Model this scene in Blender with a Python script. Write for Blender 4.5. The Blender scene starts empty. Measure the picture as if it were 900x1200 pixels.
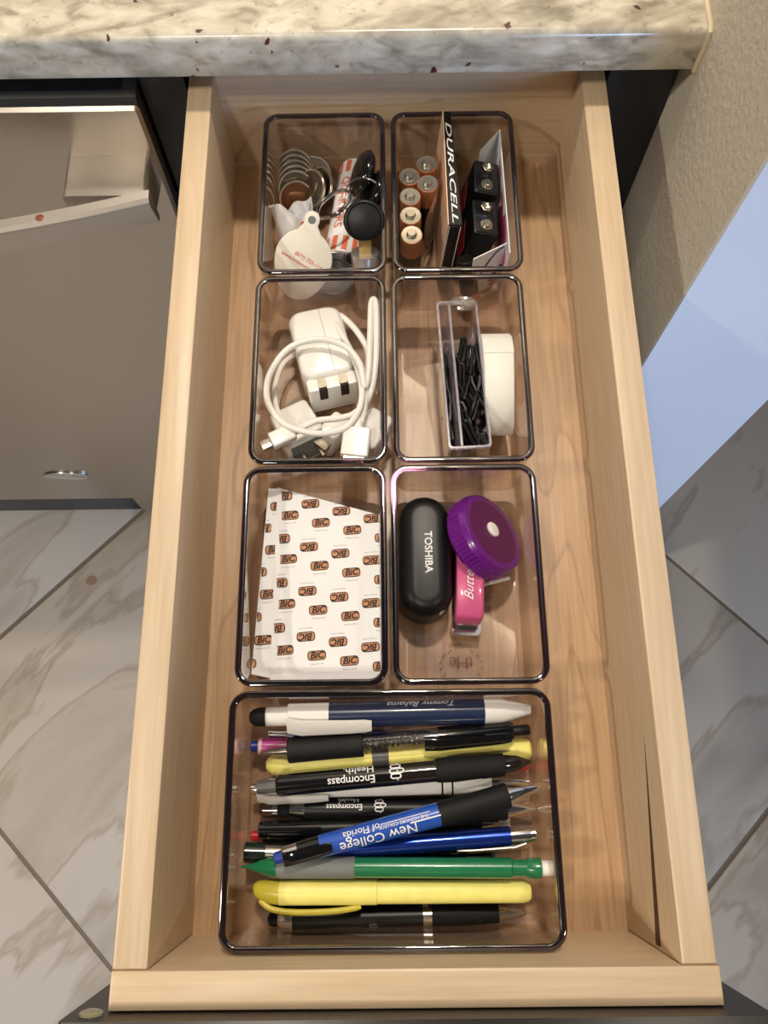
import bpy, bmesh, math, random
from mathutils import Vector, Matrix
random.seed(7)
PI = math.pi
Z0 = 786.0            # height of the drawer bottom above the floor, mm
sc = bpy.context.scene
COL = sc.collection

# ------------------------------------------------------------------ camera
cam_d = bpy.data.cameras.new('camera'); cam = bpy.data.objects.new('camera', cam_d); COL.objects.link(cam)
cam_d.sensor_fit = 'VERTICAL'; cam_d.sensor_height = 24.0; cam_d.lens = 24.0 * 933.44 / 1200.0
cam_d.clip_start = 0.01
Rm = Matrix(((0.99991437, 0.01228302, 0.0045142), (-0.01023464, 0.94898624, -0.31515133), (-0.00815493, 0.31507815, 0.94903069)))
M4 = Rm.to_4x4(); M4.translation = Vector((-0.00917, 0.07969, 0.47728 + Z0 / 1000))
cam.matrix_world = M4
sc.camera = cam

# ------------------------------------------------------------------ view, world, lights
sc.view_settings.view_transform = 'Standard'
sc.view_settings.look = 'None'
sc.view_settings.gamma = 1.0
sc.view_settings.use_curve_mapping = False
sc.view_settings.exposure = -0.34
w = bpy.data.worlds.new('world'); sc.world = w; w.use_nodes = True
w.node_tree.nodes['Background'].inputs[0].default_value = (1.0, 0.95, 0.89, 1)
w.node_tree.nodes['Background'].inputs[1].default_value = 0.07
sc.cycles.transparent_max_bounces = 32
sc.cycles.max_bounces = 12

def lamp(name, loc, target, size, energy, color, size_y=None):
    d = bpy.data.lights.new(name, 'AREA'); o = bpy.data.objects.new(name, d); COL.objects.link(o)
    d.energy = energy; d.color = color
    if size_y: d.shape = 'RECTANGLE'; d.size = size; d.size_y = size_y
    else: d.shape = 'DISK'; d.size = size
    o.location = loc
    v = Vector(target) - Vector(loc); o.rotation_euler = v.to_track_quat('-Z', 'Y').to_euler()
    return o
CE = 2.40
WARM = (1.0, 0.89, 0.75)
lamp('ceiling_can_lamp', (0.87, -0.45, CE), (0.87, -0.45, 0), 0.11, 5.5, WARM)
lamp('ceiling_can_lamp', (-0.43, -0.45, CE), (-0.43, -0.45, 0), 0.11, 9.5, WARM)
lamp('ceiling_can_lamp', (-1.55, -0.30, CE), (-1.55, -0.30, 0), 0.11, 27, WARM)
lamp('ceiling_can_lamp', (0.05, 0.80, CE), (0.05, 0.80, 0), 0.11, 19, WARM)
lamp('window_daylight', (1.3, -2.6, 0.95), (0.25, 0.4, 0.75), 1.1, 85, (0.45, 0.63, 1.0), 0.8)

# ------------------------------------------------------------------ materials
MATS = {}
def srgb(r, g, b):
    f = lambda c: (c / 255 / 12.92) if c <= 10 else ((c / 255 + 0.055) / 1.055) ** 2.4
    return (f(r), f(g), f(b), 1)
def newmat(name):
    m = bpy.data.materials.new(name); m.use_nodes = True; MATS[name] = m
    return m, m.node_tree, m.node_tree.nodes['Principled BSDF']
def pbr(name, rgb, rough=0.45, metal=0.0, coat=0.0, var=0.05, vscale=120, bump=0.0, bscale=400, spec=None, trans=0, ior=None):
    """plain procedural material: base colour with slight noise variation and fine relief"""
    m, nt, p = newmat(name)
    c = srgb(*rgb)
    p.inputs['Roughness'].default_value = rough; p.inputs['Metallic'].default_value = metal
    p.inputs['Coat Weight'].default_value = coat; p.inputs['Coat Roughness'].default_value = 0.06
    p.inputs['Transmission Weight'].default_value = trans
    if ior: p.inputs['IOR'].default_value = ior
    if spec is not None: p.inputs['Specular IOR Level'].default_value = spec
    tc = nt.nodes.new('ShaderNodeTexCoord'); n = nt.nodes.new('ShaderNodeTexNoise'); n.inputs['Scale'].default_value = vscale; n.inputs['Detail'].default_value = 3
    nt.links.new(tc.outputs['Object'], n.inputs['Vector'])
    r = nt.nodes.new('ShaderNodeValToRGB')
    r.color_ramp.elements[0].position = 0.3; r.color_ramp.elements[1].position = 0.7
    r.color_ramp.elements[0].color = (c[0] * (1 - var), c[1] * (1 - var), c[2] * (1 - var), 1)
    r.color_ramp.elements[1].color = (min(1, c[0] * (1 + var)), min(1, c[1] * (1 + var)), min(1, c[2] * (1 + var)), 1)
    nt.links.new(n.outputs['Fac'], r.inputs[0]); nt.links.new(r.outputs[0], p.inputs['Base Color'])
    if bump:
        n2 = nt.nodes.new('ShaderNodeTexNoise'); n2.inputs['Scale'].default_value = bscale; n2.inputs['Detail'].default_value = 4
        nt.links.new(tc.outputs['Object'], n2.inputs['Vector'])
        b = nt.nodes.new('ShaderNodeBump'); b.inputs['Strength'].default_value = bump; b.inputs['Distance'].default_value = 0.001
        nt.links.new(n2.outputs['Fac'], b.inputs['Height']); nt.links.new(b.outputs[0], p.inputs['Normal'])
    return m
def clear(name, tint, glossmix=1.0, rough=0.03, ior=1.49):
    """clear plastic: tinted see-through with Fresnel reflection"""
    m, nt, p = newmat(name); nt.nodes.remove(p)
    out = nt.nodes['Material Output']
    t = nt.nodes.new('ShaderNodeBsdfTransparent'); t.inputs[0].default_value = (*tint, 1)
    g = nt.nodes.new('ShaderNodeBsdfGlossy'); g.inputs['Roughness'].default_value = rough; g.inputs[0].default_value = (1, 1, 1, 1)
    # Schlick reflectance on the angle to the surface, alike from both sides of a thin wall
    ge = nt.nodes.new('ShaderNodeNewGeometry'); dt = nt.nodes.new('ShaderNodeVectorMath'); dt.operation = 'DOT_PRODUCT'
    nt.links.new(ge.outputs['Normal'], dt.inputs[0]); nt.links.new(ge.outputs['Incoming'], dt.inputs[1])
    ab = nt.nodes.new('ShaderNodeMath'); ab.operation = 'ABSOLUTE'; nt.links.new(dt.outputs['Value'], ab.inputs[0])
    om = nt.nodes.new('ShaderNodeMath'); om.operation = 'SUBTRACT'; om.inputs[0].default_value = 1.0; om.use_clamp = True; nt.links.new(ab.outputs[0], om.inputs[1])
    pw = nt.nodes.new('ShaderNodeMath'); pw.operation = 'POWER'; pw.inputs[1].default_value = 5.0; nt.links.new(om.outputs[0], pw.inputs[0])
    r0 = ((ior - 1) / (ior + 1)) ** 2
    f = nt.nodes.new('ShaderNodeMath'); f.operation = 'MULTIPLY_ADD'; f.inputs[1].default_value = 1 - r0; f.inputs[2].default_value = r0; nt.links.new(pw.outputs[0], f.inputs[0])
    mu = nt.nodes.new('ShaderNodeMath'); mu.operation = 'MULTIPLY'; mu.inputs[1].default_value = glossmix; mu.use_clamp = True
    mx = nt.nodes.new('ShaderNodeMixShader')
    nt.links.new(f.outputs[0], mu.inputs[0]); nt.links.new(mu.outputs[0], mx.inputs[0])
    nt.links.new(t.outputs[0], mx.inputs[1]); nt.links.new(g.outputs[0], mx.inputs[2]); nt.links.new(mx.outputs[0], out.inputs[0])
    return m
def wood(name, light, dark, axis, figure=0.35, rough=0.42):
    """maple: fine streaks along one axis plus broad soft figure"""
    m, nt, p = newmat(name)
    p.inputs['Roughness'].default_value = rough; p.inputs['Coat Weight'].default_value = 0.15; p.inputs['Coat Roughness'].default_value = 0.3
    tc = nt.nodes.new('ShaderNodeTexCoord')
    mp = nt.nodes.new('ShaderNodeMapping'); s = [90, 90, 90]; s[axis] = 4.0; mp.inputs['Scale'].default_value = s
    mp2 = nt.nodes.new('ShaderNodeMapping'); s2 = [16, 16, 16]; s2[axis] = 2.4; mp2.inputs['Scale'].default_value = s2
    n1 = nt.nodes.new('ShaderNodeTexNoise'); n1.inputs['Scale'].default_value = 4; n1.inputs['Detail'].default_value = 6
    n2 = nt.nodes.new('ShaderNodeTexNoise'); n2.inputs['Scale'].default_value = 1.0; n2.inputs['Detail'].default_value = 2
    nt.links.new(tc.outputs['Object'], mp.inputs[0]); nt.links.new(mp.outputs[0], n1.inputs[0])
    nt.links.new(tc.outputs['Object'], mp2.inputs[0]); nt.links.new(mp2.outputs[0], n2.inputs[0])
    # growth lines: contour bands of the broad noise
    k = nt.nodes.new('ShaderNodeMath'); k.operation = 'MULTIPLY'; k.inputs[1].default_value = 9
    fr = nt.nodes.new('ShaderNodeMath'); fr.operation = 'FRACT'
    nt.links.new(n2.outputs['Fac'], k.inputs[0]); nt.links.new(k.outputs[0], fr.inputs[0])
    rb = nt.nodes.new('ShaderNodeValToRGB'); e = rb.color_ramp.elements
    e[0].position = 0.0; e[0].color = (0, 0, 0, 1); e[1].position = 0.86; e[1].color = (0.25, 0.25, 0.25, 1)
    q = e.new(0.93); q.color = (1, 1, 1, 1); q = e.new(1.0); q.color = (0, 0, 0, 1)
    nt.links.new(fr.outputs[0], rb.inputs[0])
    rf = nt.nodes.new('ShaderNodeValToRGB'); rf.color_ramp.elements[0].position = 0.35; rf.color_ramp.elements[1].position = 0.72
    nt.links.new(n1.outputs['Fac'], rf.inputs[0])
    ad = nt.nodes.new('ShaderNodeMath'); ad.operation = 'MULTIPLY_ADD'; ad.inputs[1].default_value = figure; ad.use_clamp = True
    sc_ = nt.nodes.new('ShaderNodeMath'); sc_.operation = 'MULTIPLY'; sc_.inputs[1].default_value = 0.45
    nt.links.new(rf.outputs[0], sc_.inputs[0])
    nt.links.new(rb.outputs[0], ad.inputs[0]); nt.links.new(sc_.outputs[0], ad.inputs[2])
    mx = nt.nodes.new('ShaderNodeMix'); mx.data_type = 'RGBA'
    mx.inputs[6].default_value = srgb(*light); mx.inputs[7].default_value = srgb(*dark)
    nt.links.new(ad.outputs[0], mx.inputs[0]); nt.links.new(mx.outputs[2], p.inputs['Base Color'])
    b = nt.nodes.new('ShaderNodeBump'); b.inputs['Strength'].default_value = 0.06; b.inputs['Distance'].default_value = 0.0005
    nt.links.new(n1.outputs['Fac'], b.inputs['Height']); nt.links.new(b.outputs[0], p.inputs['Normal'])
    return m

MAPLE_L, MAPLE_D = (216, 193, 162), (188, 158, 122)
wood('maple_y', MAPLE_L, MAPLE_D, 1, 0.10)
wood('maple_x', MAPLE_L, MAPLE_D, 0, 0.10)
wood('maple_floor', (196, 162, 124), (142, 104, 72), 1, 0.40, 0.36)
wood('espresso', (34, 28, 26), (20, 16, 16), 0, 0.2, 0.35)
pbr('espresso_dark', (26, 23, 25), 0.4)
pbr('cabinet_inside', (16, 14, 16), 0.6)
pbr('wall_paint', (214, 206, 189), 0.75, var=0.04, vscale=14, bump=0.8, bscale=240)
pbr('white_paint', (226, 228, 232), 0.55, bump=0.1, bscale=90, var=0.02, vscale=8)
pbr('caulk', (214, 200, 172), 0.6)
pbr('grout', (128, 116, 102), 0.85, bump=0.3)
pbr('rubber_clear', (168, 164, 138), 0.15, coat=0.5)

def granite():
    m, nt, p = newmat('granite')
    p.inputs['Roughness'].default_value = 0.22; p.inputs['Coat Weight'].default_value = 0.2
    tc = nt.nodes.new('ShaderNodeTexCoord')
    def noise(scale, det=5, dist=0.0, stretch=(1, 1, 1)):
        mp = nt.nodes.new('ShaderNodeMapping'); mp.inputs['Scale'].default_value = stretch
        n = nt.nodes.new('ShaderNodeTexNoise'); n.inputs['Scale'].default_value = scale; n.inputs['Detail'].default_value = det; n.inputs['Distortion'].default_value = dist
        nt.links.new(tc.outputs['Object'], mp.inputs[0]); nt.links.new(mp.outputs[0], n.inputs[0]); return n
    def ramp(n, stops):
        r = nt.nodes.new('ShaderNodeValToRGB'); e = r.color_ramp.elements
        e[0].position, e[0].color = stops[0]; e[1].position, e[1].color = stops[-1]
        for pos, c in stops[1:-1]: q = e.new(pos); q.color = c
        nt.links.new(n.outputs['Fac'], r.inputs[0]); return r
    def mix(f, a, b_):
        mx = nt.nodes.new('ShaderNodeMix'); mx.data_type = 'RGBA'
        nt.links.new(f, mx.inputs[0])
        for i, v in ((6, a), (7, b_)):
            if isinstance(v, tuple): mx.inputs[i].default_value = v
            else: nt.links.new(v, mx.inputs[i])
        return mx.outputs[2]
    W, K = (1, 1, 1, 1), (0, 0, 0, 1)
    base = ramp(noise(90, 9, 0.5, (0.6, 1, 1)), [(0.32, srgb(158, 150, 132)), (0.47, srgb(198, 189, 168)), (0.68, srgb(222, 216, 198))])
    vein = ramp(noise(6, 9, 0.9, (0.45, 1.6, 1.6)), [(0.470, K), (0.495, W), (0.520, K)])
    vn = nt.nodes.new('ShaderNodeMath'); vn.operation = 'MULTIPLY'; vn.inputs[1].default_value = 0.5
    nt.links.new(vein.outputs[0], vn.inputs[0])
    c = mix(vn.outputs[0], base.outputs[0], srgb(118, 110, 96))
    grey = ramp(noise(200, 4), [(0.62, K), (0.70, W)])
    gm = nt.nodes.new('ShaderNodeMath'); gm.operation = 'MULTIPLY'; gm.inputs[1].default_value = 0.40; nt.links.new(grey.outputs[0], gm.inputs[0])
    c = mix(gm.outputs[0], c, srgb(122, 114, 106))
    spot = ramp(noise(75, 4, 0.3), [(0.69, K), (0.71, W)])
    c = mix(spot.outputs[0], c, srgb(92, 48, 46))
    nt.links.new(c, p.inputs['Base Color'])
granite()

def tile_mat():
    m, nt, p = newmat('floor_tile')
    p.inputs['Roughness'].default_value = 0.5; p.inputs['Coat Weight'].default_value = 0.0
    g = nt.nodes.new('ShaderNodeNewGeometry'); oi = nt.nodes.new('ShaderNodeObjectInfo')
    ml = nt.nodes.new('ShaderNodeVectorMath'); ml.operation = 'SCALE'; ml.inputs['Scale'].default_value = 9.0
    cmb = nt.nodes.new('ShaderNodeCombineXYZ'); nt.links.new(oi.outputs['Random'], cmb.inputs[0]); nt.links.new(oi.outputs['Random'], cmb.inputs[2])
    nt.links.new(cmb.outputs[0], ml.inputs[0])
    ad = nt.nodes.new('ShaderNodeVectorMath'); nt.links.new(g.outputs['Position'], ad.inputs[0]); nt.links.new(ml.outputs[0], ad.inputs[1])
    m0 = nt.nodes.new('ShaderNodeMapping'); m0.inputs['Rotation'].default_value = (0, 0, math.radians(-48)); nt.links.new(ad.outputs[0], m0.inputs[0])
    mp = nt.nodes.new('ShaderNodeMapping'); mp.inputs['Scale'].default_value = (1.6, 5.0, 1)
    nt.links.new(m0.outputs[0], mp.inputs[0])
    n = nt.nodes.new('ShaderNodeTexNoise'); n.inputs['Scale'].default_value = 1.6; n.inputs['Detail'].default_value = 8; n.inputs['Distortion'].default_value = 0.6
    nt.links.new(mp.outputs[0], n.inputs[0])
    r = nt.nodes.new('ShaderNodeValToRGB'); e = r.color_ramp.elements
    e[0].position = 0.30; e[0].color = srgb(162, 148, 130); e[1].position = 0.70; e[1].color = srgb(198, 188, 174)
    q = e.new(0.455); q.color = srgb(192, 181, 165); q = e.new(0.485); q.color = srgb(174, 161, 143); q = e.new(0.52); q.color = srgb(200, 190, 176)
    nt.links.new(n.outputs['Fac'], r.inputs[0]); nt.links.new(r.outputs[0], p.inputs['Base Color'])
tile_mat()

def steel(name, rgb, rough, axis):
    m, nt, p = newmat(name)
    p.inputs['Metallic'].default_value = 1.0; p.inputs['Base Color'].default_value = srgb(*rgb)
    tc = nt.nodes.new('ShaderNodeTexCoord'); mp = nt.nodes.new('ShaderNodeMapping'); s = [900, 900, 900]; s[axis] = 6; mp.inputs['Scale'].default_value = s
    n = nt.nodes.new('ShaderNodeTexNoise'); n.inputs['Scale'].default_value = 1; n.inputs['Detail'].default_value = 2
    nt.links.new(tc.outputs['Object'], mp.inputs[0]); nt.links.new(mp.outputs[0], n.inputs[0])
    mr = nt.nodes.new('ShaderNodeMapRange'); mr.inputs[3].default_value = rough - 0.02; mr.inputs[4].default_value = rough + 0.03
    nt.links.new(n.outputs['Fac'], mr.inputs[0]); nt.links.new(mr.outputs[0], p.inputs['Roughness'])
steel('brushed_steel', (196, 188, 178), 0.30, 0)
steel('handle_steel', (214, 206, 196), 0.40, 0); MATS['handle_steel'].node_tree.nodes['Principled BSDF'].inputs['Metallic'].default_value = 0.85
pbr('panel_grey', (84, 84, 84), 0.35, metal=0.6)
pbr('panel_black', (40, 42, 46), 0.35)
pbr('panel_print', (20, 20, 24), 0.5)
pbr('chrome', (225, 225, 228), 0.10, metal=1.0, var=0.01)
pbr('lock_metal', (236, 236, 238), 0.30, metal=0.9, var=0.02)
pbr('nickel', (188, 182, 170), 0.24, metal=1.0, var=0.06)
pbr('coin_edge', (238, 230, 214), 0.22, metal=0.9)  # brighter metal than the faces: the rim's glint is put into its colour
pbr('coin_silver', (142, 132, 118), 0.34, metal=1.0, var=0.1, vscale=300)
pbr('coin_copper', (150, 104, 74), 0.38, metal=1.0, var=0.08)
pbr('copper_label', (186, 126, 88), 0.3, metal=0.6)
pbr('copper_card', (248, 206, 172), 0.4)
pbr('black_gloss', (14, 14, 15), 0.12, coat=0.5)
pbr('black_satin', (17, 18, 19), 0.38, spec=0.35)
pbr('black_soft', (20, 21, 21), 0.6, spec=0.3, bump=0.05, bscale=900)
pbr('black_rubber', (20, 20, 20), 0.7, spec=0.3, bump=0.08, bscale=1200)
pbr('grey_grip', (120, 124, 122), 0.6)
pbr('grey_plastic', (92, 90, 90), 0.35)
pbr('white_plastic', (240, 238, 234), 0.25, coat=0.25, var=0.01)
pbr('white_satin', (238, 236, 232), 0.45, var=0.01)
pbr('cream_plastic', (240, 236, 222), 0.4, var=0.01)
pbr('white_paper', (236, 236, 238), 0.7, var=0.02, vscale=40)
pbr('tape_paper', (240, 240, 232), 0.6, var=0.02, vscale=40)
pbr('ink_white', (238, 238, 238), 0.5, var=0.0)
pbr('ink_silver', (214, 216, 224), 0.4)
pbr('ink_red', (206, 62, 72), 0.5)
pbr('ink_orange', (226, 116, 80), 0.6)
pbr('ink_logo', (194, 134, 92), 0.6)
pbr('ink_dark', (44, 24, 18), 0.6)
pbr('ink_grey', (120, 116, 114), 0.6)
pbr('ink_pink', (206, 84, 130), 0.5)
pbr('ink_blue', (36, 52, 120), 0.5)
pbr('navy', (28, 44, 78), 0.28, coat=0.3)
pbr('blue_barrel', (36, 84, 184), 0.25, coat=0.3)
pbr('blue_metal', (24, 58, 156), 0.24, metal=0.75, coat=0.6)
pbr('blue_plastic', (34, 60, 150), 0.3)
pbr('green_plastic', (24, 116, 74), 0.25, coat=0.4)
pbr('dark_green', (12, 34, 26), 0.2, coat=0.4)
pbr('yellow_plastic', (246, 236, 132), 0.42)
pbr('olive_clear', (204, 190, 62), 0.3)
pbr('red_plastic', (200, 40, 60), 0.3)
pbr('pink_plastic', (212, 92, 142), 0.32, coat=0.35, var=0.02)
pbr('magenta_plastic', (190, 70, 150), 0.3)
pbr('purple_plastic', (104, 22, 128), 0.25, coat=0.3, var=0.03)
pbr('purple_label', (92, 22, 82), 0.4)
pbr('pen_smoke', (34, 26, 22), 0.12, coat=0.6)
pbr('brown_gloss', (64, 44, 34), 0.15, coat=0.5)
pbr('gold_metal', (200, 168, 110), 0.25, metal=1.0)
pbr('dark_wood_crack', (86, 58, 36), 0.8)
clear('tray_acrylic', (0.94, 0.922, 0.92), 1.5, 0.02)
clear('tray_rim', (0.24, 0.16, 0.21), 3.6, 0.06)  # dark tint stands in for light lost along the clear acrylic edge
clear('case_clear', (0.90, 0.89, 0.91), 2.4, 0.06)
def frosted(name, tint, white, amount):
    m = clear(name, tint, 2.0, 0.15); nt = m.node_tree; out = nt.nodes['Material Output']
    src = out.inputs[0].links[0].from_socket
    df = nt.nodes.new('ShaderNodeBsdfDiffuse'); df.inputs[0].default_value = srgb(*white)
    mx = nt.nodes.new('ShaderNodeMixShader'); mx.inputs[0].default_value = amount
    nt.links.new(src, mx.inputs[1]); nt.links.new(df.outputs[0], mx.inputs[2]); nt.links.new(mx.outputs[0], out.inputs[0]); return m
frosted('case_edge', (.84, .82, .88), (196, 190, 206), .30)
frosted('case_frost', (.85, .85, .85), (150, 148, 146), .07)
clear('film_clear', (0.95, 0.95, 0.95), 1.2, 0.08)
clear('pen_clear', (0.86, 0.85, 0.84), 2.2, 0.05)
clear('smoke_clear', (0.42, 0.38, 0.36), 2.0, 0.05)
clear('emboss_clear', (0.62, 0.56, 0.52), 1.0, 0.15)

# ------------------------------------------------------------------ mesh helpers (all lengths in mm, drawer coordinates)
class B:
    def __init__(s): s.v = []; s.f = []; s.mi = []; s.M = Matrix.Identity(4); s.cur = 0
    def at(s, M): s.M = M; return s
    def mat(s, i): s.cur = i; return s
    def add(s, verts, faces):
        b = len(s.v)
        s.v.extend(s.M @ Vector(p) for p in verts)
        for f in faces: s.f.append([b + i for i in f]); s.mi.append(s.cur)
        return s
    def box(s, x0, x1, y0, y1, z0, z1):
        return s.add([(x0,y0,z0),(x1,y0,z0),(x1,y1,z0),(x0,y1,z0),(x0,y0,z1),(x1,y0,z1),(x1,y1,z1),(x0,y1,z1)],
                     [(3,2,1,0),(4,5,6,7),(0,1,5,4),(1,2,6,5),(2,3,7,6),(3,0,4,7)])
    def loft(s, rings, cap0=True, cap1=True, closed=False):
        n = len(rings[0]); v = [p for r in rings for p in r]; f = []
        m = len(rings)
        for i in range(m if closed else m - 1):
            a, b = i * n, ((i + 1) % m) * n
            for j in range(n):
                k = (j + 1) % n
                f.append((a + j, a + k, b + k, b + j))
        if not closed:
            if cap0: f.append(tuple(reversed(range(n))))
            if cap1: f.append(tuple(range((m - 1) * n, m * n)))
        return s.add(v, f)
    def lathe(s, prof, seg=24, axis='x', cap=True):
        """prof: [(axial, radius)], turned round a local axis"""
        rings = []
        for a, r in prof:
            r = max(r, 0.01); ring = []
            for i in range(seg):
                t = 2 * PI * i / seg; c, d = r * math.cos(t), r * math.sin(t)
                ring.append({'x': (a, c, d), 'y': (d, a, c), 'z': (c, d, a)}[axis])
            rings.append(ring)
        return s.loft(rings, cap, cap)
    def prism(s, pts, z0, z1, ch=0.0):
        """outline extruded in z, edges chamfered by ch towards the outline's middle"""
        if ch <= 0: return s.loft([[(x, y, z0) for x, y in pts], [(x, y, z1) for x, y in pts]])
        q = inset(pts, ch); q2 = inset(pts, ch * 0.3)
        return s.loft([[(x, y, z0) for x, y in q], [(x, y, z0 + ch * .3) for x, y in q2], [(x, y, z0 + ch) for x, y in pts], [(x, y, z1 - ch) for x, y in pts],
                       [(x, y, z1 - ch * .3) for x, y in q2], [(x, y, z1) for x, y in q]])
    def tube(s, pts, r, seg=10, closed=False, cap=True):
        P = [Vector(p) for p in pts]; n = len(P); rings = []
        t0 = (P[1] - P[0]).normalized(); up = Vector((0, 0, 1)) if abs(t0.z) < 0.9 else Vector((1, 0, 0))
        nrm = t0.cross(up).normalized()
        for i in range(n):
            if closed: t = (P[(i + 1) % n] - P[i - 1]).normalized()
            else: t = (P[min(i + 1, n - 1)] - P[max(i - 1, 0)]).normalized()
            nrm = (nrm - t * nrm.dot(t)).normalized(); bn = t.cross(nrm)
            rr = r[i] if isinstance(r, (list, tuple)) else r
            rings.append([tuple(P[i] + nrm * rr * math.cos(2 * PI * j / seg) + bn * rr * math.sin(2 * PI * j / seg)) for j in range(seg)])
        return s.loft(rings, cap, cap, closed)
def inset(pts, d):
    n = len(pts); out = []
    for i in range(n):
        p = Vector(pts[i]).to_2d(); a = Vector(pts[i - 1]).to_2d(); b = Vector(pts[(i + 1) % n]).to_2d()
        u = (p - a); v = (b - p)
        u = u.normalized() if u.length > 1e-9 else v.normalized(); v = v.normalized() if v.length > 1e-9 else u
        t = (u + v); t = t.normalized() if t.length > 1e-9 else u
        nrm = Vector((-t.y, t.x)); c = max(0.35, nrm.dot(Vector((-u.y, u.x))))
        q = p + nrm * d / c; out.append((q.x, q.y))
    return out
def rrect(x0, x1, y0, y1, r, n=6):
    pts = []
    for cx, cy, a in ((x1 - r, y0 + r, -PI / 2), (x1 - r, y1 - r, 0), (x0 + r, y1 - r, PI / 2), (x0 + r, y0 + r, PI)):
        for i in range(n + 1):
            t = a + PI / 2 * i / n; pts.append((cx + r * math.cos(t), cy + r * math.sin(t)))
    return pts
def circle(cx, cy, r, n=32, ry=None):
    return [(cx + r * math.cos(2 * PI * i / n), cy + (ry or r) * math.sin(2 * PI * i / n)) for i in range(n)]
def spline(P, k=8, closed=False):
    P = [Vector(p) for p in P]; n = len(P); out = []
    for i in range(n if closed else n - 1):
        g = (lambda j: P[j % n]) if closed else (lambda j: P[max(0, min(n - 1, j))])
        a, b, c, d = g(i - 1), g(i), g(i + 1), g(i + 2)
        for j in range(k):
            t = j / k
            out.append(0.5 * ((2 * b) + (c - a) * t + (2 * a - 5 * b + 4 * c - d) * t * t + (3 * b - a - 3 * c + d) * t ** 3))
    if not closed: out.append(P[-1])
    return out
def obj(name, b, mats, parent=None, loc=(0, 0, 0), angle=35, flat=False):
    me = bpy.data.meshes.new(name)
    me.from_pydata([p * 0.001 for p in b.v], [], b.f)
    mats = mats if isinstance(mats, (list, tuple)) else [mats]
    for m in mats: me.materials.append(MATS[m])
    if len(mats) > 1:
        for p, i in zip(me.polygons, b.mi): p.material_index = i
    bm = bmesh.new(); bm.from_mesh(me); bmesh.ops.recalc_face_normals(bm, faces=bm.faces); bm.to_mesh(me); bm.free()
    if not flat:
        me.shade_smooth(); me.set_sharp_from_angle(angle=math.radians(angle))
    o = bpy.data.objects.new(name, me); COL.objects.link(o)
    if parent is not None: o.parent = parent; o.location = Vector(loc) * 0.001
    else: o.location = Vector((loc[0], loc[1], loc[2] + Z0)) * 0.001
    return o
def tag(o, label, cat, group=None, kind=None):
    o['label'] = label; o['category'] = cat
    if group: o['group'] = group
    if kind: o['kind'] = kind
    return o
def thing(name, label, cat, loc=(0, 0, 0), M=None, group=None):
    o = bpy.data.objects.new(name, None); o.empty_display_size = 0.01; COL.objects.link(o)
    if M is not None:
        m = M.copy(); m.translation = (m.translation + Vector((0, 0, Z0))) * 0.001; o.matrix_world = m
    else: o.location = Vector((loc[0], loc[1], loc[2] + Z0)) * 0.001
    return tag(o, label, cat, group)
def frame(origin, xdir, up=(0, 0, 1)):
    """matrix with local x along xdir and local z as near to up as it can be"""
    X = Vector(xdir).normalized(); Z = Vector(up); Y = Z.cross(X).normalized(); Z = X.cross(Y)
    m = Matrix((X, Y, Z)).transposed().to_4x4(); m.translation = Vector(origin); return m
def zframe(origin, zdir, xhint=(1, 0, 0)):
    Z = Vector(zdir).normalized(); X = Vector(xhint); X = (X - Z * X.dot(Z)).normalized(); Y = Z.cross(X)
    m = Matrix((X, Y, Z)).transposed().to_4x4(); m.translation = Vector(origin); return m
def copy_tree(o, parent=None):
    c = o.copy(); COL.objects.link(c)
    if parent is not None: c.parent = parent
    for ch in o.children: copy_tree(ch, c)
    return c

_TX = {}
def text2d(body, size, shear=0.0, bold=0.0, maxlen=0.8, space=1.0):
    """lettering as flat triangles, centred on the origin; returns (points, faces)"""
    key = (body, size, shear, bold, maxlen, space)
    if key in _TX: return _TX[key]
    cu = bpy.data.curves.new('lettering', 'FONT'); cu.body = body; cu.size = size; cu.shear = shear; cu.offset = bold
    cu.align_x = 'CENTER'; cu.align_y = 'CENTER'; cu.resolution_u = 3; cu.space_character = space
    o = bpy.data.objects.new('lettering', cu); COL.objects.link(o)
    me = bpy.data.meshes.new_from_object(o)
    bpy.data.objects.remove(o); bpy.data.curves.remove(cu)
    bm = bmesh.new(); bm.from_mesh(me); bpy.data.meshes.remove(me)
    bmesh.ops.remove_doubles(bm, verts=bm.verts, dist=1e-4)
    bmesh.ops.triangulate(bm, faces=bm.faces)
    for _ in range(3):
        es = [e for e in bm.edges if e.calc_length() > maxlen]
        if not es: break
        bmesh.ops.subdivide_edges(bm, edges=es, cuts=1); bmesh.ops.triangulate(bm, faces=bm.faces)
    bm.verts.index_update()
    r = ([(v.co.x, v.co.y) for v in bm.verts], [[v.index for v in f.verts] for f in bm.faces]); bm.free()
    _TX[key] = r
    return r
def ribbon2d(paths, w, closed=False):
    P, F = [], []
    for path in paths:
        pts = [Vector(p).to_2d() for p in path]; n = len(pts); b = len(P)
        for i in range(n):
            if closed: t = pts[(i + 1) % n] - pts[i - 1]
            else: t = pts[min(i + 1, n - 1)] - pts[max(i - 1, 0)]
            t = t.normalized(); nr = Vector((-t.y, t.x)) * w / 2
            P += [tuple(pts[i] + nr), tuple(pts[i] - nr)]
        for i in range(n if closed else n - 1):
            j = (i + 1) % n; F.append((b + 2 * i, b + 2 * i + 1, b + 2 * j + 1, b + 2 * j))
    return P, F
def wrap(td, r, xc, a0=0.0, flip=False, off=0.10):
    """flat lettering laid round a barrel that runs along local x"""
    P, F = td; s = -1 if flip else 1; out = []
    for u, v in P:
        a = a0 + s * v / r; out.append((xc + s * u, (r + off) * math.sin(a), (r + off) * math.cos(a)))
    return B().add(out, F)
def flat(td, M=None, z=0.0, flip=False):
    P, F = td; s = -1 if flip else 1
    b = B()
    if M is not None: b.at(M)
    return b.add([(s * u, s * v, z) for u, v in P], F)

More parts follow.
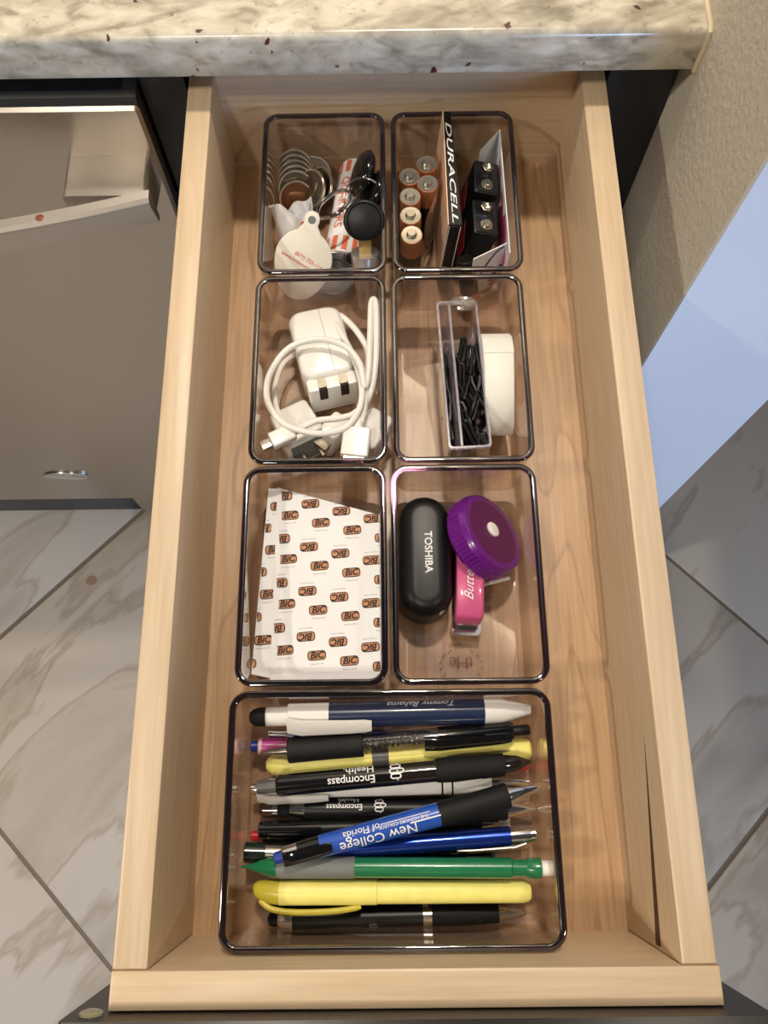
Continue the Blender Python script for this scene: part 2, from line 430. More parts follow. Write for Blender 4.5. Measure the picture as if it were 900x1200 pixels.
# ------------------------------------------------------------------ the setting
ZF = -Z0
def structure(name, b, mats, parent=None, loc=(0, 0, 0)):
    o = obj(name, b, mats, parent, loc); o['kind'] = 'structure'; return o
floor = structure('floor', B().box(-1900, 1500, -1500, 2000, ZF - 30, ZF - 2.0), 'grout')
PU, PV, U0, V0 = 512.5, 510.5, 655.0, 611.0      # tile pitch and joint positions along the two diagonals
r2 = math.sqrt(0.5)
tw = PU - 7.5
tile_me = None
for i in range(-4, 4):
    for j in range(-4, 5):
        uc = U0 - PU * (i + 0.5); vc = V0 - PV * (j + 0.5)      # u=(-x+y)/sqrt2, v=(x+y)/sqrt2
        x = (vc - uc) * r2; y = (vc + uc) * r2
        if not (-1500 < x < 1150 and -1100 < y < 1500): continue
        if tile_me is None:
            t = obj('tile', B().prism(rrect(-tw / 2, tw / 2, -tw / 2, tw / 2, 2, 2), -8, 0, 1.2), 'floor_tile'); tile_me = t.data
        else:
            t = bpy.data.objects.new('tile', tile_me); COL.objects.link(t)
        t.parent = floor; t.location = (x / 1000, y / 1000, 0.0 - 0.0); t.rotation_euler = (0, 0, PI / 4)
floor.location = (0, 0, Z0 / 1000)
for t in floor.children: t.location.z = -Z0 / 1000

obj('stain', B().at(Matrix.Translation((-493, 388, ZF))).prism(circle(0, 0, 9, 24, 8), 0, .15), pbr('stain_brown', (150, 124, 100), .6).name, floor)
WX = 181.5
structure('wall_right', B().box(WX, 300, 370, 1900, ZF, 1640), 'wall_paint')
structure('wall_back', B().box(-1900, WX - 0.5, 1110, 1200, ZF, 1640), 'wall_paint')
tr = structure('trim_1', B().box(WX - 0.3, 300.3, 366.5, 369.9, ZF, 1640), 'white_paint')

# worktop
ct = thing('countertop', 'cream granite worktop with grey veins above the open drawer', 'countertop', (0, 485, 100.5))
cb = B(); prof = [(0, 1.5), (1.5, 0), (621, 0), (621, 28.5), (4, 28.5), (1.6, 27.6), (0.4, 25.6), (0, 23)]
cb.loft([[(x, y, z) for y, z in prof] for x in (-1700, WX - 1.2)])
obj('slab', cb, 'granite', ct, angle=50)
cau = B().tube([(WX - 1.0, 480, 0 + 22), (WX - 1.2, 6, 28.6), (WX - 1.2, 1.0, 27.5), (WX - 1.0, -1.0, 22), (WX - 1.0, -1.2, 0)][0:0] or
               [(WX - 1.5, 560, 28.8), (WX - 1.5, 200, 28.8), (WX - 1.5, 4, 28.6), (WX - 1.4, 0.3, 26.5), (WX - 1.3, -0.8, 22), (WX - 1.3, -0.8, 0.5)], 1.7, 8)
obj('caulk_bead', cau, 'caulk', ct)

# base cabinet round the drawer
cab = thing('base_cabinet', 'dark espresso base cabinet under the granite worktop', 'cabinet', (0, 507, ZF))
H = -ZF
obj('stile', B().box(-166, -137, 0, 19, 95, H + 100), 'espresso_dark', cab)
obj('stile', B().box(137, WX - 0.6, 0, 19, 95, H + 100), 'espresso_dark', cab)
obj('side_panel', B().box(-166, -148, 19.2, 590, 95, H + 100), 'cabinet_inside', cab)
obj('side_panel', B().box(148, WX - 0.6, 19.2, 590, 95, H + 100), 'cabinet_inside', cab)
obj('back_panel', B().box(-147.8, 147.8, 580, 590, 95, H + 100), 'cabinet_inside', cab)
obj('rail', B().box(-136.8, 136.8, 0, 19, H - 66, H - 30), 'espresso_dark', cab)
obj('toe_kick', B().box(-166, WX - 0.6, 60, 78, 0, 94.8), 'cabinet_inside', cab)
dr = B().box(-150, 150, -20, -0.4, 108, H - 38)
cd_ = obj('cabinet_door', dr, 'espresso', cab)
obj('door_panel', B().box(-95, 95, -21.5, -20.1, 165, H - 95), 'espresso', cd_)

# dishwasher
dw = thing('dishwasher', 'stainless steel dishwasher with bowed bar handle and dark top controls', 'dishwasher', (-468, 493, ZF))
XL, XR = -300, 300
b = B(); b.loft([[(x, y, z) for x, z in rrect(XL, XR, 100, H + 70.5, 3, 3)] for y in (32, 2.5)] + [[(x, y, z) for x, z in inset(rrect(XL, XR, 100, H + 70.5, 3, 3), 2.2)] for y in (0,)])
obj('door_panel', b, 'brushed_steel', dw)
b = B(); pr = [(2.0, 70.9), (3.2, 76.5), (6, 78.0), (60, 80), (60, 70.9)]
b.loft([[(x, y, H + z) for y, z in pr] for x in (XL, XR)])
cp = obj('control_panel', b, 'panel_grey', dw)
Mtop = frame((0, 13.8, H + 78.5), (1, 0, 0)) @ Matrix.Rotation(0.037, 4, 'X')
obj('control_strip', B().at(Mtop).box(XL + 8, XR - 9, -6.2, 30, -0.2, 0.35), 'panel_black', cp)
for body, x in (('DELAY', 253 - 15), ('RESUME', 268), ('DRAIN', 282)):
    pass
for body, x, y in (('DELAY', 238.5, -3.4), ('HOURS', 238.5, 0.0), ('RESUME', 267.5, -3.4), ('START', 267.5, 0.0), ('DRAIN', 286, -3.4), ('CANCEL', 286, 0.0)):
    obj('lettering', flat(text2d(body, 2.9), Mtop @ Matrix.Translation((x, y, 0.42))), 'panel_print', cp, flat=True)
# handle: bowed bar on two brackets
b = B(); rings = []
for k in range(25):
    x = -298 + 596 * k / 24; q = 1 - (x / 298) ** 2; yb = -30 - 42 * q
    rings.append([(x, yb + dy, H + 30.3 + dz) for dy, dz in ((0, 0), (-6, -0.6), (-8.5, -3), (-9, -6), (-5, -27), (-2, -28), (0, -26))])
b.loft(rings); hd = obj('handle', b, 'handle_steel', dw, angle=30)
b = B().at(Matrix.Translation((225.5, -30 - 42 * (1 - (225.5 / 298) ** 2) - 3.5, H + 29.9))).lathe([(0, 3.0), (0.25, 2.6), (0.3, 0.1)], 20, 'z')
obj('indicator_dot', b, pbr('dot_red', (140, 74, 58), 0.4).name, hd)
for s in (1, -1):
    b = B(); x0, x1 = (238, 296)
    x0, x1 = (x0, x1) if s > 0 else (-x1, -x0)
    b.loft([[(x, y, z) for x, z in rrect(x0, x1, H + z0, H + 29.5, 3, 3)] for y, z0 in ((-0.05, -2), (-14, 0), (-34, 4))])
    obj('bracket', b, 'handle_steel', hd)
b = B().at(frame((0, -0.9, H - 583), (1, 0, 0), (0, -1, 0)))
b.prism(circle(0, 0, 32, 40, 15), -1, 1.8, 1.2)
obj('chrome_oval', b, 'chrome', dw)  # raised chrome oval low on the door
obj('toe_kick', B().box(XL, XR, 12, 20, 14, 98), 'panel_black', dw)
obj('toe_cover', B().box(XL + 360, XR, 4, 11.6, 30, 98), 'brushed_steel', dw)
obj('tub', B().box(XL + 3, XR - 3, 62, 570, 100, H + 80), 'panel_black', dw)
for x in (XL + 40, XR - 40): obj('foot', B().lathe([(0, 14), (8, 14), (9, 8), (99, 8)], 16, 'z').at(Matrix.Identity(4)), 'panel_black', dw, (x, 300, 0))

# ------------------------------------------------------------------ the drawer
T, HW, L, HI = 15.8, 117.0, 508.2, 83.4
d = thing('drawer', 'open maple drawer with a dark front, full of clear trays', 'drawer', (0, 0, -14))
def board(x0, x1, y0, y1, z0, z1, r=1.2):
    # board with eased top edges
    return B().loft([[(x, y, z) for x, y in rrect(x0, x1, y0, y1, 0.6, 2)] for z in (z0, z1 - r)] + [[(x, y, z1 - r * .3) for x, y in inset(rrect(x0, x1, y0, y1, 0.6, 2), r * .3)], [(x, y, z1) for x, y in inset(rrect(x0, x1, y0, y1, 1.2, 2), r)]])
def boardx(x0, x1, y0, y1, z0, z1): return board(x0, x1, y0, y1, z0, z1, 1.4)
sl = obj('side_panel', boardx(-HW - T, -HW, 0.25, L + T, 0, HI + 14), 'maple_y', d)
sr = obj('side_panel', boardx(HW, HW + T, 0.25, L + T, 0, HI + 14), 'maple_y', d)
obj('front_panel', boardx(-HW - T - 0.4, HW + T + 1.0, -T, 0, 0, HI + 14), 'maple_x', d)
# the back is glued up from boards
for k, (z0, z1) in enumerate(((0, 22), (22, 53), (53, 74), (74, HI + 14))):
    obj('back_board', B().box(-HW + 0.02, HW - 0.02, L + (0.0, 0.35, 0.1, 0.3)[k], L + T, z0 + (0.15 if k else 0), z1 - 0.15), 'maple_x', d)
obj('bottom_panel', B().box(-HW, HW, 0, L, 8, 14), 'maple_floor', d)
b = B(); b.add([(HW - 0.12, 100, 80), (HW - 0.12, 2, 70), (HW - 0.12, 2, 62.5)], [(0, 1, 2)])
obj('split', b, 'dark_wood_crack', sr, flat=True)
fp = obj('drawer_front', B().loft([[(x, y, z) for x, z in rrect(-149.3, 149.7, -40, 111, 2, 3)] for y in (-T - 0.3, -T - 18)] + [[(x, y, z) for x, z in inset(rrect(-149.3, 149.7, -40, 111, 2, 3), 1.5)] for y in (-T - 19.8,)]), 'espresso', d)
bp = B().at(frame((-139.2, -T - 0.3, 99.6), (1, 0, 0), (0, 1, 0))).lathe([(0, 5.2), (0.8, 5.1), (1.5, 4.2), (1.9, 2.4), (2.0, 0.2)], 24, 'z')
obj('bumper', bp, 'rubber_clear', fp)
bp = B().at(frame((140.5, -T - 0.3, 20), (1, 0, 0), (0, 1, 0))).lathe([(0, 5.2), (0.8, 5.1), (1.5, 4.2), (1.9, 2.4), (2.0, 0.2)], 24, 'z')
for s in (-1, 1): obj('slide_rail', B().box(s * 134.2 - 1.2 if s > 0 else -135.8, s * 134.2 + 1.4 if s > 0 else -133.0, 4, L + T, -10, 6), 'nickel', d)

# ------------------------------------------------------------------ trays
def tray(x0, x1, y0, y1, label, h=57.3):
    cx, cy = (x0 + x1) / 2, (y0 + y1) / 2
    t = thing('drawer_tray', label, 'tray', (cx, cy, 0), group='clear trays lining the drawer')
    hx, hy = (x1 - x0) / 2, (y1 - y0) / 2
    def R(ins, z, r=10.0): return [(x, y, z) for x, y in rrect(-hx + ins, hx - ins, -hy + ins, hy - ins, max(1.5, r - ins), 7)]
    b = B().loft([R(4.5, 0.1), R(3.0, 0.5), R(2.2, 2.0), R(0.5, h - 2.2), R(2.9, h - 2.2), R(4.6, 6.0), R(5.2, 4.0), R(6.6, 2.9), R(8.0, 2.6)])
    obj('tray_body', b, 'tray_acrylic', t, angle=50)
    rim = [(0.3, h - 2.1), (0.0, h - 1.2), (0.25, h - 0.35), (1.0, h), (2.6, h), (3.5, h - 0.4), (3.75, h - 1.2), (3.3, h - 2.1)]
    rb = B().loft([R(i, z) for i, z in rim], closed=True)
    obj('rim', rb, 'tray_rim', t, angle=60)
    return t
TR = dict(pen=(-92.2, 73.7, 0.6, 122.6), bic=(-90.4, -9.7, 124.4, 247.4), case=(-7.6, 74.8, 124.4, 247.4),
          chg=(-88.7, -8.7, 248.6, 373.6), tape=(-5.6, 75.6, 248.6, 373.6), tag_=(-88.6, -7.6, 375.2, 500.8), bat=(-4.3, 77.4, 375.2, 500.8))
tray(*TR['pen'], 'wide clear acrylic tray filled with pens and highlighters')
tray(*TR['bic'], 'clear acrylic tray with white printed paper packets inside')
tcase = tray(*TR['case'], 'clear acrylic tray holding a black case, pink stapler and purple tape measure')
tray(*TR['chg'], 'clear acrylic tray holding white chargers and a coiled cable')
tray(*TR['tape'], 'clear acrylic tray holding a clear box and a roll of white tape')
tray(*TR['tag_'], 'clear acrylic tray holding coin rolls, keys and a white tag')
tray(*TR['bat'], 'clear acrylic tray holding batteries and a battery carton')
# moulded mark on the bottom of the stapler tray
cx, cy = (TR['case'][0] + TR['case'][1]) / 2, (TR['case'][2] + TR['case'][3]) / 2
def mark(td, x, y): obj('moulded_mark', flat(td, Matrix.Translation((x - cx, y - cy, 2.75)), flip=True), 'emboss_clear', tcase, flat=True)
mark(text2d('tHe', 10.5, 0, 0.05, space=0.85), 33.2, 143.2)
mark(text2d('Original', 4.2), 32.8, 153.2)
P, F = [], []
for s in (-1, 1):
    for k in range(6):
        a = math.radians(-60 + 24 * k); px, py = s * 11.5 * math.cos(a), 9.5 * math.sin(a) + 0.5
        q, g = ribbon2d([[(px, py), (px + s * 0.8, py + 1.2), (px + s * 2.0, py + 1.9)]], 0.75); bb = len(P); P += q; F += [tuple(bb + i for i in f) for f in g]
mark((P, F), 33.2, 143.0)

# ------------------------------------------------------------------ pens
GP = 'pens piled in the wide tray'
PEN = {}
def pen(label, A, Bp, parts, roll=0.0, cat='pen', name='ballpoint_pen'):
    """parts: (name, material, profile[(x, r)]) turned along the pen's own axis, in mm from end A"""
    A, Bp = Vector(A), Vector(Bp)
    M = frame(A, Bp - A) @ Matrix.Rotation(roll, 4, 'X')
    t = thing(name, label, cat, M=M, group=GP)
    out = {}
    for nm, m, prof in parts:
        out.setdefault(nm, []).append(obj(nm, B().lathe(prof, 24), m, t, angle=32))
    return t, out
def clip(parent, x0, x1, r, w, m, ang=0.0, th=1.2, lift=2.6, nm='clip'):
    """pocket clip: a bent strip beside the barrel"""
    rings = []
    n = 12
    for k in range(n + 1):
        u = k / n; x = x0 + (x1 - x0) * u
        h = r - 0.6 + lift * min(1, u * 6) - 0.9 * max(0, u - 0.75) * 4 * 0.5
        ww = w * (1 - 0.25 * u) / 2
        if k == n: ww *= 0.8
        ring = []
        for dy, dz in ((-ww, 0), (-ww, th * .7), (-ww * .7, th), (ww * .7, th), (ww, th * .7), (ww, 0)):
            y, z = dy, h + dz
            ring.append((x, y * math.cos(ang) + z * math.sin(ang), -y * math.sin(ang) + z * math.cos(ang)))
        rings.append(ring)
    return obj(nm, B().loft(rings), m, parent, angle=40)
def letters(parent, td, r, xc, a0, m='ink_white', flip=True, off=0.12):
    return obj('lettering', wrap(td, r, xc, a0, flip, off), m, parent, flat=True)
def pill(cx, cy, hw, r, n=6):
    P = []
    for k in range(n + 1): a = -PI / 2 + PI * k / n; P.append((cx + hw + r * math.cos(a), cy + r * math.sin(a)))
    for k in range(n + 1): a = PI / 2 + PI * k / n; P.append((cx - hw + r * math.cos(a), cy + r * math.sin(a)))
    return P
def emblem(s=1.0):
    # three looped bars on a stem
    P, F = [], []
    for path, cl in (([*pill(0.3, 2.3, 1.3, .95)], True), ([*pill(-0.2, 0, 2.2, .95)], True), ([*pill(0.3, -2.3, 1.3, .95)], True), ([(-0.4, -4.4), (-0.5, 0), (-0.4, 4.2)], False)):
        q, g = ribbon2d([[(x * s, y * s) for x, y in path]], 0.62 * s, cl); b0 = len(P); P += q; F += [tuple(b0 + i for i in f) for f in g]
    return P, F

# navy and white pen with a stylus end
t, o = pen('navy and white pen with black stylus end and white clip', (-85, 110.6, 37), (66.1, 112.9, 37), [
    ('stylus_tip', 'black_rubber', [(0, 0.3), (0.6, 2.6), (2.5, 4.2), (5, 4.9), (9.2, 5.0)]),
    ('button', 'white_satin', [(9.3, 4.7), (9.6, 5.0), (21.0, 5.0), (21.2, 4.8)]),
    ('cap', 'white_satin', [(21.2, 6.3), (21.7, 6.7), (43.2, 6.7)]),
    ('barrel', 'navy', [(43.2, 6.75), (126.2, 6.75)]),
    ('nose', 'white_satin', [(126.2, 6.7), (136, 6.3), (138.5, 5.6), (150.2, 2.6), (151.2, 2.2), (151.3, 0.4)])])
clip(t, 21, 66, 6.9, 10.5, 'white_satin', math.radians(-48), 1.6, 2.2)
letters(t, text2d('Tommy Bahama', 5.6, 0.45, maxlen=.6), 6.75, 93, math.radians(43), 'ink_silver')
# slim blue pen underneath with a chrome end
t, o = pen('slim blue pen with chrome end beneath the clear-barrelled black pen', (-77.3, 102.9, 17), (50, 98.5, 15), [
    ('button', 'chrome', [(0, 2.0), (0.4, 2.6), (9, 2.6), (9.1, 3.0), (14, 3.0)]),
    ('barrel', 'blue_metal', [(14, 3.6), (96, 4.2), (108, 3.6)]), ('tip', 'chrome', [(108, 3.4), (124, 1.2), (127, .6)])])
# clear barrel, black grip
t, o = pen('clear-barrelled pen with long black grip and black push button', (-79.1, 92.2, 33.5), (65.5, 102.7, 35.5), [
    ('tip', 'pen_clear', [(0, 0.8), (1, 1.6), (8, 4.0), (15.2, 5.6)]),
    ('tip_insert', 'nickel', [(0.6, 0.6), (6, 1.6), (15, 2.2)]),
    ('grip', 'black_soft', [(15.2, 6.0), (15.8, 6.6), (36, 6.4), (55, 6.5), (55.6, 6.1)]),
    ('barrel', 'pen_clear', [(55.6, 5.7), (104, 5.7)]), ('refill', 'grey_plastic', [(55.6, 1.6), (104, 1.6)]),
    ('collar', 'black_gloss', [(96, 5.8), (134, 5.7), (136, 4.6)]),
    ('button', 'black_satin', [(135.9, 2.9), (143.6, 2.9), (144.8, 2.3), (145, .3)])])
sp = [(56 + 30 * k / 130, 2.9 * math.cos(k * PI / 6), 2.9 * math.sin(k * PI / 6)) for k in range(131)]
obj('spring', B().tube(sp, 0.35, 5), 'nickel', t)
clip(t, 88, 134, 5.6, 7.5, 'black_gloss', math.radians(-30), 1.8, 1.6)
# magenta pen with blue button
t, o = pen('magenta pen with a blue push button near the slim blue pen', (-86.5, 96.4, 19), (56, 92.5, 12), [
    ('button', 'blue_plastic', [(0, 2.4), (.4, 2.9), (4.4, 2.9)]), ('ring', pbr('pale_pink', (238, 200, 200), .4).name, [(4.4, 4.4), (6.4, 4.6)]),
    ('barrel', 'magenta_plastic', [(6.4, 4.6), (110, 4.8), (120, 4.2)]), ('tip', 'nickel', [(120, 3.6), (138, 1.2), (142.4, .5)])])
# upper highlighter
t, o = pen('flat yellow highlighter with a dark band, tucked under the black pens', (-76.6, 86.2, 24), (67.2, 93.2, 25), [
    ('cap', 'yellow_plastic', [(0, 2.2), (1, 3.6), (4, 5.4), (10, 6.4), (57.6, 6.6)]),
    ('band', 'grey_plastic', [(57.6, 6.62), (66.6, 6.62)]),
    ('barrel', 'yellow_plastic', [(66.6, 6.6), (110, 6.3), (139, 5.9), (142.5, 5.2), (143.8, 3.6), (144, .4)])], name='highlighter', cat='highlighter')
# black pen with white print, uppermost
def enc(label, A, Bp, r=5.6, two=True, tipm='chrome', end='grey'):
    if end == 'grey':
        parts = [('button', 'grey_plastic', [(0, 2.4), (.6, 3.5), (11, 3.5)]), ('barrel', 'black_gloss', [(10.5, 4.4), (12, r), (76, r)]),
                 ('window', 'pen_smoke', [(76, r - .05), (94, r - .05)]),
                 ('grip', 'black_rubber', [(94, r), (96, r + .6), (104, r + .9), (118, r + .4), (119, r + .7), (130, r + .2), (130.5, r - .6)]),
                 ('nose', 'pen_smoke', [(130.5, r - .6), (137, r - 1.4), (144, 1.2), (144.6, .5)])]
    return pen(label, A, Bp, parts)
t, o = enc('black pen with white two-line lettering, smoky window and ribbed grip', (-79.5, 74.9, 37.5), (64.8, 86.2, 37.5))
letters(t, text2d('Encompass', 5.6, 0, .06), 5.6, 50, math.radians(-8))
letters(t, text2d('Health.', 5.6, 0, .06), 5.6, 54, math.radians(46))
letters(t, emblem(1.15), 5.6, 73.5, math.radians(20))
# white pen
t, o = pen('white pen with two black rings and a slim steel tip', (-84.5, 74.0, 24), (66.1, 76.6, 25), [
    ('button', 'chrome', [(0, 2.0), (.5, 2.8), (8, 2.8)]), ('barrel', 'white_plastic', [(8, 4.6), (10, 5.2), (102.2, 5.6)]),
    ('ring', 'black_gloss', [(102.2, 5.65), (103.1, 5.65)]), ('barrel', 'white_plastic', [(103.1, 5.6), (107.6, 5.6)]), ('ring', 'black_gloss', [(107.6, 5.65), (108.5, 5.65)]),
    ('barrel', 'white_plastic', [(108.5, 5.6), (129, 5.4), (129.1, 3)]), ('tip', 'chrome', [(129, 2.0), (131, 1.9), (146, 1.1), (150.6, .4)])])
clip(t, 4, 42, 5.2, 7, 'white_plastic', math.radians(-55), 1.4, 2.0)
letters(t, text2d('Select', 5.0, .2), 5.5, 70, math.radians(30), 'ink_dark')
# second black pen with print
t, o = pen('black pen with white lettering and chrome collar lying in the lower layer', (-81.3, 63.7, 18), (69.5, 62.2, 18), [
    ('stylus_tip', 'brown_gloss', [(0, .4), (.8, 2.8), (3, 4.4), (8, 4.6)]), ('ring', 'chrome', [(8, 4.2), (11, 4.4)]),
    ('bulb', 'black_rubber', [(11, 3.2), (13, 4.4), (15, 4.4), (18, 3.2)]), ('collar', 'chrome', [(17.5, 3.6), (24, 4.8), (25.6, 5.2)]),
    ('barrel', 'black_satin', [(25.6, 5.6), (92, 5.8)]), ('grip', 'black_rubber', [(92, 5.9), (112, 6.3), (134, 5.9), (134.6, 5.2)]),
    ('nose', 'chrome', [(134.6, 4.8), (140, 3.6), (149, 1.3), (150.8, .6)])])
letters(t, text2d('Encompass', 4.4, 0, .05), 5.7, 47, math.radians(14))
letters(t, text2d('Health', 4.4), 5.7, 49, math.radians(56))
letters(t, emblem(.95), 5.7, 66, math.radians(22))
# blue pen lying across the others
t, o = pen('blue pen with white college lettering and black grip lying aslant on top', (-68.7, 40.8, 40), (68.6, 73.8, 38.5), [
    ('button', 'blue_plastic', [(0, 2.2), (.6, 3.1), (5, 3.1)]), ('collar', 'chrome', [(4.6, 4.2), (5.4, 4.8), (12.5, 5.1)]),
    ('cap', 'black_gloss', [(12.5, 5.3), (24, 5.5)]), ('barrel', 'blue_barrel', [(24, 5.5), (86.5, 5.9)]),
    ('grip', 'black_soft', [(86.5, 5.9), (90, 6.2), (106, 6.0), (122, 6.7), (123.6, 6.3)]),
    ('nose', 'chrome', [(123.6, 5.4), (125, 5.2), (138, 2.2), (140.6, 1.2), (141, .4)])])
clip(t, 5, 30, 5.3, 7, 'black_gloss', math.radians(-15), 1.3, 1.2)
letters(t, text2d('New College', 7.6, 0, .03, maxlen=.6), 5.75, 54, math.radians(-30))
letters(t, text2d('of Florida', 5.0), 5.75, 46, math.radians(24))
letters(t, text2d('THE HONORS COLLEGE', 2.4), 5.8, 68, math.radians(14))
letters(t, ribbon2d([[(-13, 0), (-6, 0), (6, 0), (13, 0)]], .4), 5.8, 69, math.radians(28))
letters(t, ribbon2d([[(-8, 0), (0, 0), (8, 0)]], .7), 5.85, 79, math.radians(-2))
# black glossy pen half hidden
pen('glossy black pen half hidden below the blue lettered pen', (-80.7, 53.1, 20), (55.4, 55.4, 14), [
    ('cap', 'black_gloss', [(0, 2.4), (1, 4.4), (34, 5.0)]), ('barrel', 'black_satin', [(34, 4.6), (120, 4.6)]), ('tip', 'nickel', [(120, 3.6), (135, 1.0), (136, .4)])])
pen('red-ended pen beneath the glossy black pen', (-85.6, 49.9, 12), (56, 45.5, 9), [
    ('button', 'red_plastic', [(0, 2.0), (.6, 2.6), (7, 2.6)]), ('barrel', 'black_satin', [(7, 4.4), (122, 4.6)]), ('tip', 'nickel', [(122, 3.4), (140, .6)])])
t, o = pen('dark green capped pen with silver collar beside the green pencil', (-86.4, 42.9, 27), (48, 36.2, 11), [
    ('cap', 'dark_green', [(0, 4.4), (.6, 5.2), (11, 5.3)]), ('collar', 'nickel', [(11, 4.4), (20, 4.8)]), ('barrel', 'dark_green', [(20, 4.8), (118, 4.8)]), ('tip', 'nickel', [(118, 3.8), (134, .6)])])
# metallic blue pen
t, o = pen('metallic blue pen with chrome end lying under the aslant blue pen', (-71.3, 42.0, 27.5), (66.7, 50.2, 27), [
    ('tip', 'chrome', [(0, .6), (2, 1.4), (13, 3.6)]), ('barrel', 'blue_metal', [(13, 4.4), (40, 5.0), (124.5, 5.0)]),
    ('collar', 'chrome', [(124.5, 4.4), (128, 4.6), (135, 4.3)]), ('button', 'chrome', [(135, 3.6), (137.5, 3.8), (138, 2.8), (138.1, .3)])])
clip(t, 132, 96, 5.0, 4.5, 'chrome', math.radians(-70), 1.0, 1.5)
t, o = pen('white lettered pen under the black grip beside the metallic blue pen', (-10, 55.4, 12), (68, 54.9, 12), [
    ('barrel', 'white_plastic', [(0, 4.2), (64.5, 4.2), (65, 3.6)]), ('tip', 'pen_clear', [(65, 3.4), (77, 2.0), (78, .4)])])
letters(t, text2d('fun', 4.6, .3), 4.2, 32, math.radians(20), 'ink_dark')
t, o = pen('grey pen with clear rounded end beneath the green pencil', (-78, 38.5, 9.5), (62.3, 41.0, 12), [
    ('tip', 'nickel', [(0, .6), (14, 3.6)]), ('barrel', 'black_satin', [(14, 4.4), (84, 4.6)]), ('sleeve', 'grey_plastic', [(84, 4.8), (124, 4.8)]), ('end', 'pen_clear', [(124, 4.6), (132, 4.7), (138, 3.6), (140, .5)])])
clip(t, 122, 92, 4.7, 5, 'black_gloss', math.radians(-10), 1.1, 1.2)
# green pencil
t, o = pen('green mechanical pencil with grey grip and white eraser', (-86.8, 36.3, 31), (70.9, 34.4, 33), [
    ('nose', 'green_plastic', [(0, .5), (4, 1.0), (8, 2.6), (15, 4.6), (19, 5.0)]), ('grip', 'grey_grip', [(18.8, 5.2), (19.5, 5.5), (58, 5.4), (58.6, 5.1)]),
    ('barrel', 'green_plastic', [(58.6, 5.0), (138.5, 5.0), (139, 4.2), (146.5, 4.1)]),
    ('eraser_holder', 'green_plastic', [(146.5, 4.6), (147.2, 5.0), (153.4, 5.0), (153.8, 4.6)]),
    ('eraser', 'white_satin', [(153.6, 3.8), (157.4, 3.8), (158.3, 3.2), (158.4, .3)])], name='mechanical_pencil', cat='pencil')
# lower highlighter
t, o = pen('round yellow highlighter with olive clip beside the green pencil', (-81.2, 23.6, 25), (62.5, 22.8, 24), [
    ('cap', 'yellow_plastic', [(13, 5.4), (14, 6.3), (64, 6.3), (64.3, 6.0)]),
    ('barrel', 'yellow_plastic', [(64.3, 5.9), (139, 5.7), (142, 5.2), (143.4, 4.0), (143.7, .4)])], name='highlighter', cat='highlighter')
b = B(); rings = []
for k in range(15):                                   # hollow scooped end running into the clip
    u = k / 14; x = 14.5 - 14.3 * math.sin(u * PI / 2); rr = 6.2 * math.cos(u * PI / 2 * .82)
    rings.append([(x, rr * math.cos(2 * PI * j / 20) + 1.8 * u, rr * math.sin(2 * PI * j / 20)) for j in range(20)])
b.loft(rings); obj('cap_end', b, 'olive_clear', t)
cpts = spline([(4, -3.5, 1), (10, -7.6, 1.6), (22, -9.2, 1.8), (42, -8.8, 1.6), (56, -7.0, 1.2)], 6)
obj('clip', B().tube(cpts, [1.5] * (len(cpts) - 2) + [1.3, .9], 8), 'olive_clear', t)
# black pens at the front
t, o = pen('black pen with round stylus end and steel tip by the front wall of the tray', (-75.2, 8.9, 12), (61.7, 10.6, 10), [
    ('stylus_tip', 'black_rubber', [(0, .6), (1.2, 3.0), (3.2, 3.8), (5.6, 3.2)]), ('collar', 'chrome', [(5.4, 3.0), (7, 4.2), (13.5, 5.0)]),
    ('barrel', 'black_satin', [(13.5, 5.3), (82, 5.3)]), ('ring', 'nickel', [(82, 5.4), (86.6, 5.4)]), ('grip', 'black_soft', [(86.6, 5.4), (104, 5.6), (122, 4.7)]),
    ('tip', 'nickel', [(122, 4.3), (132, 2.6), (136, 1.2), (137, .4)])])
letters(t, emblem(.8), 5.3, 56, math.radians(-62), 'ink_grey')
letters(t, text2d('Encompass', 3.4), 5.3, 42, math.radians(-62), 'ink_grey')
t, o = pen('black pen with silver band half under the round yellow highlighter', (-80, 18.6, 9), (58, 18.4, 9), [
    ('button', 'nickel', [(0, 2.4), (6, 2.6)]), ('barrel', 'black_satin', [(6, 5.0), (85, 5.2)]), ('ring', 'nickel', [(85, 5.3), (89.6, 5.3)]), ('grip', 'black_soft', [(89.6, 5.3), (124, 5.0), (126, 4)]), ('tip', 'nickel', [(126, 3.6), (138, .6)])])
pen('red-tipped pen under the flat yellow highlighter', (-60, 84, 9.5), (68, 84.0, 10), [
    ('barrel', 'black_satin', [(0, 4.2), (1, 4.8), (112, 4.8)]), ('nose', 'red_plastic', [(112, 4.2), (126, 2.2), (128, .6)])])

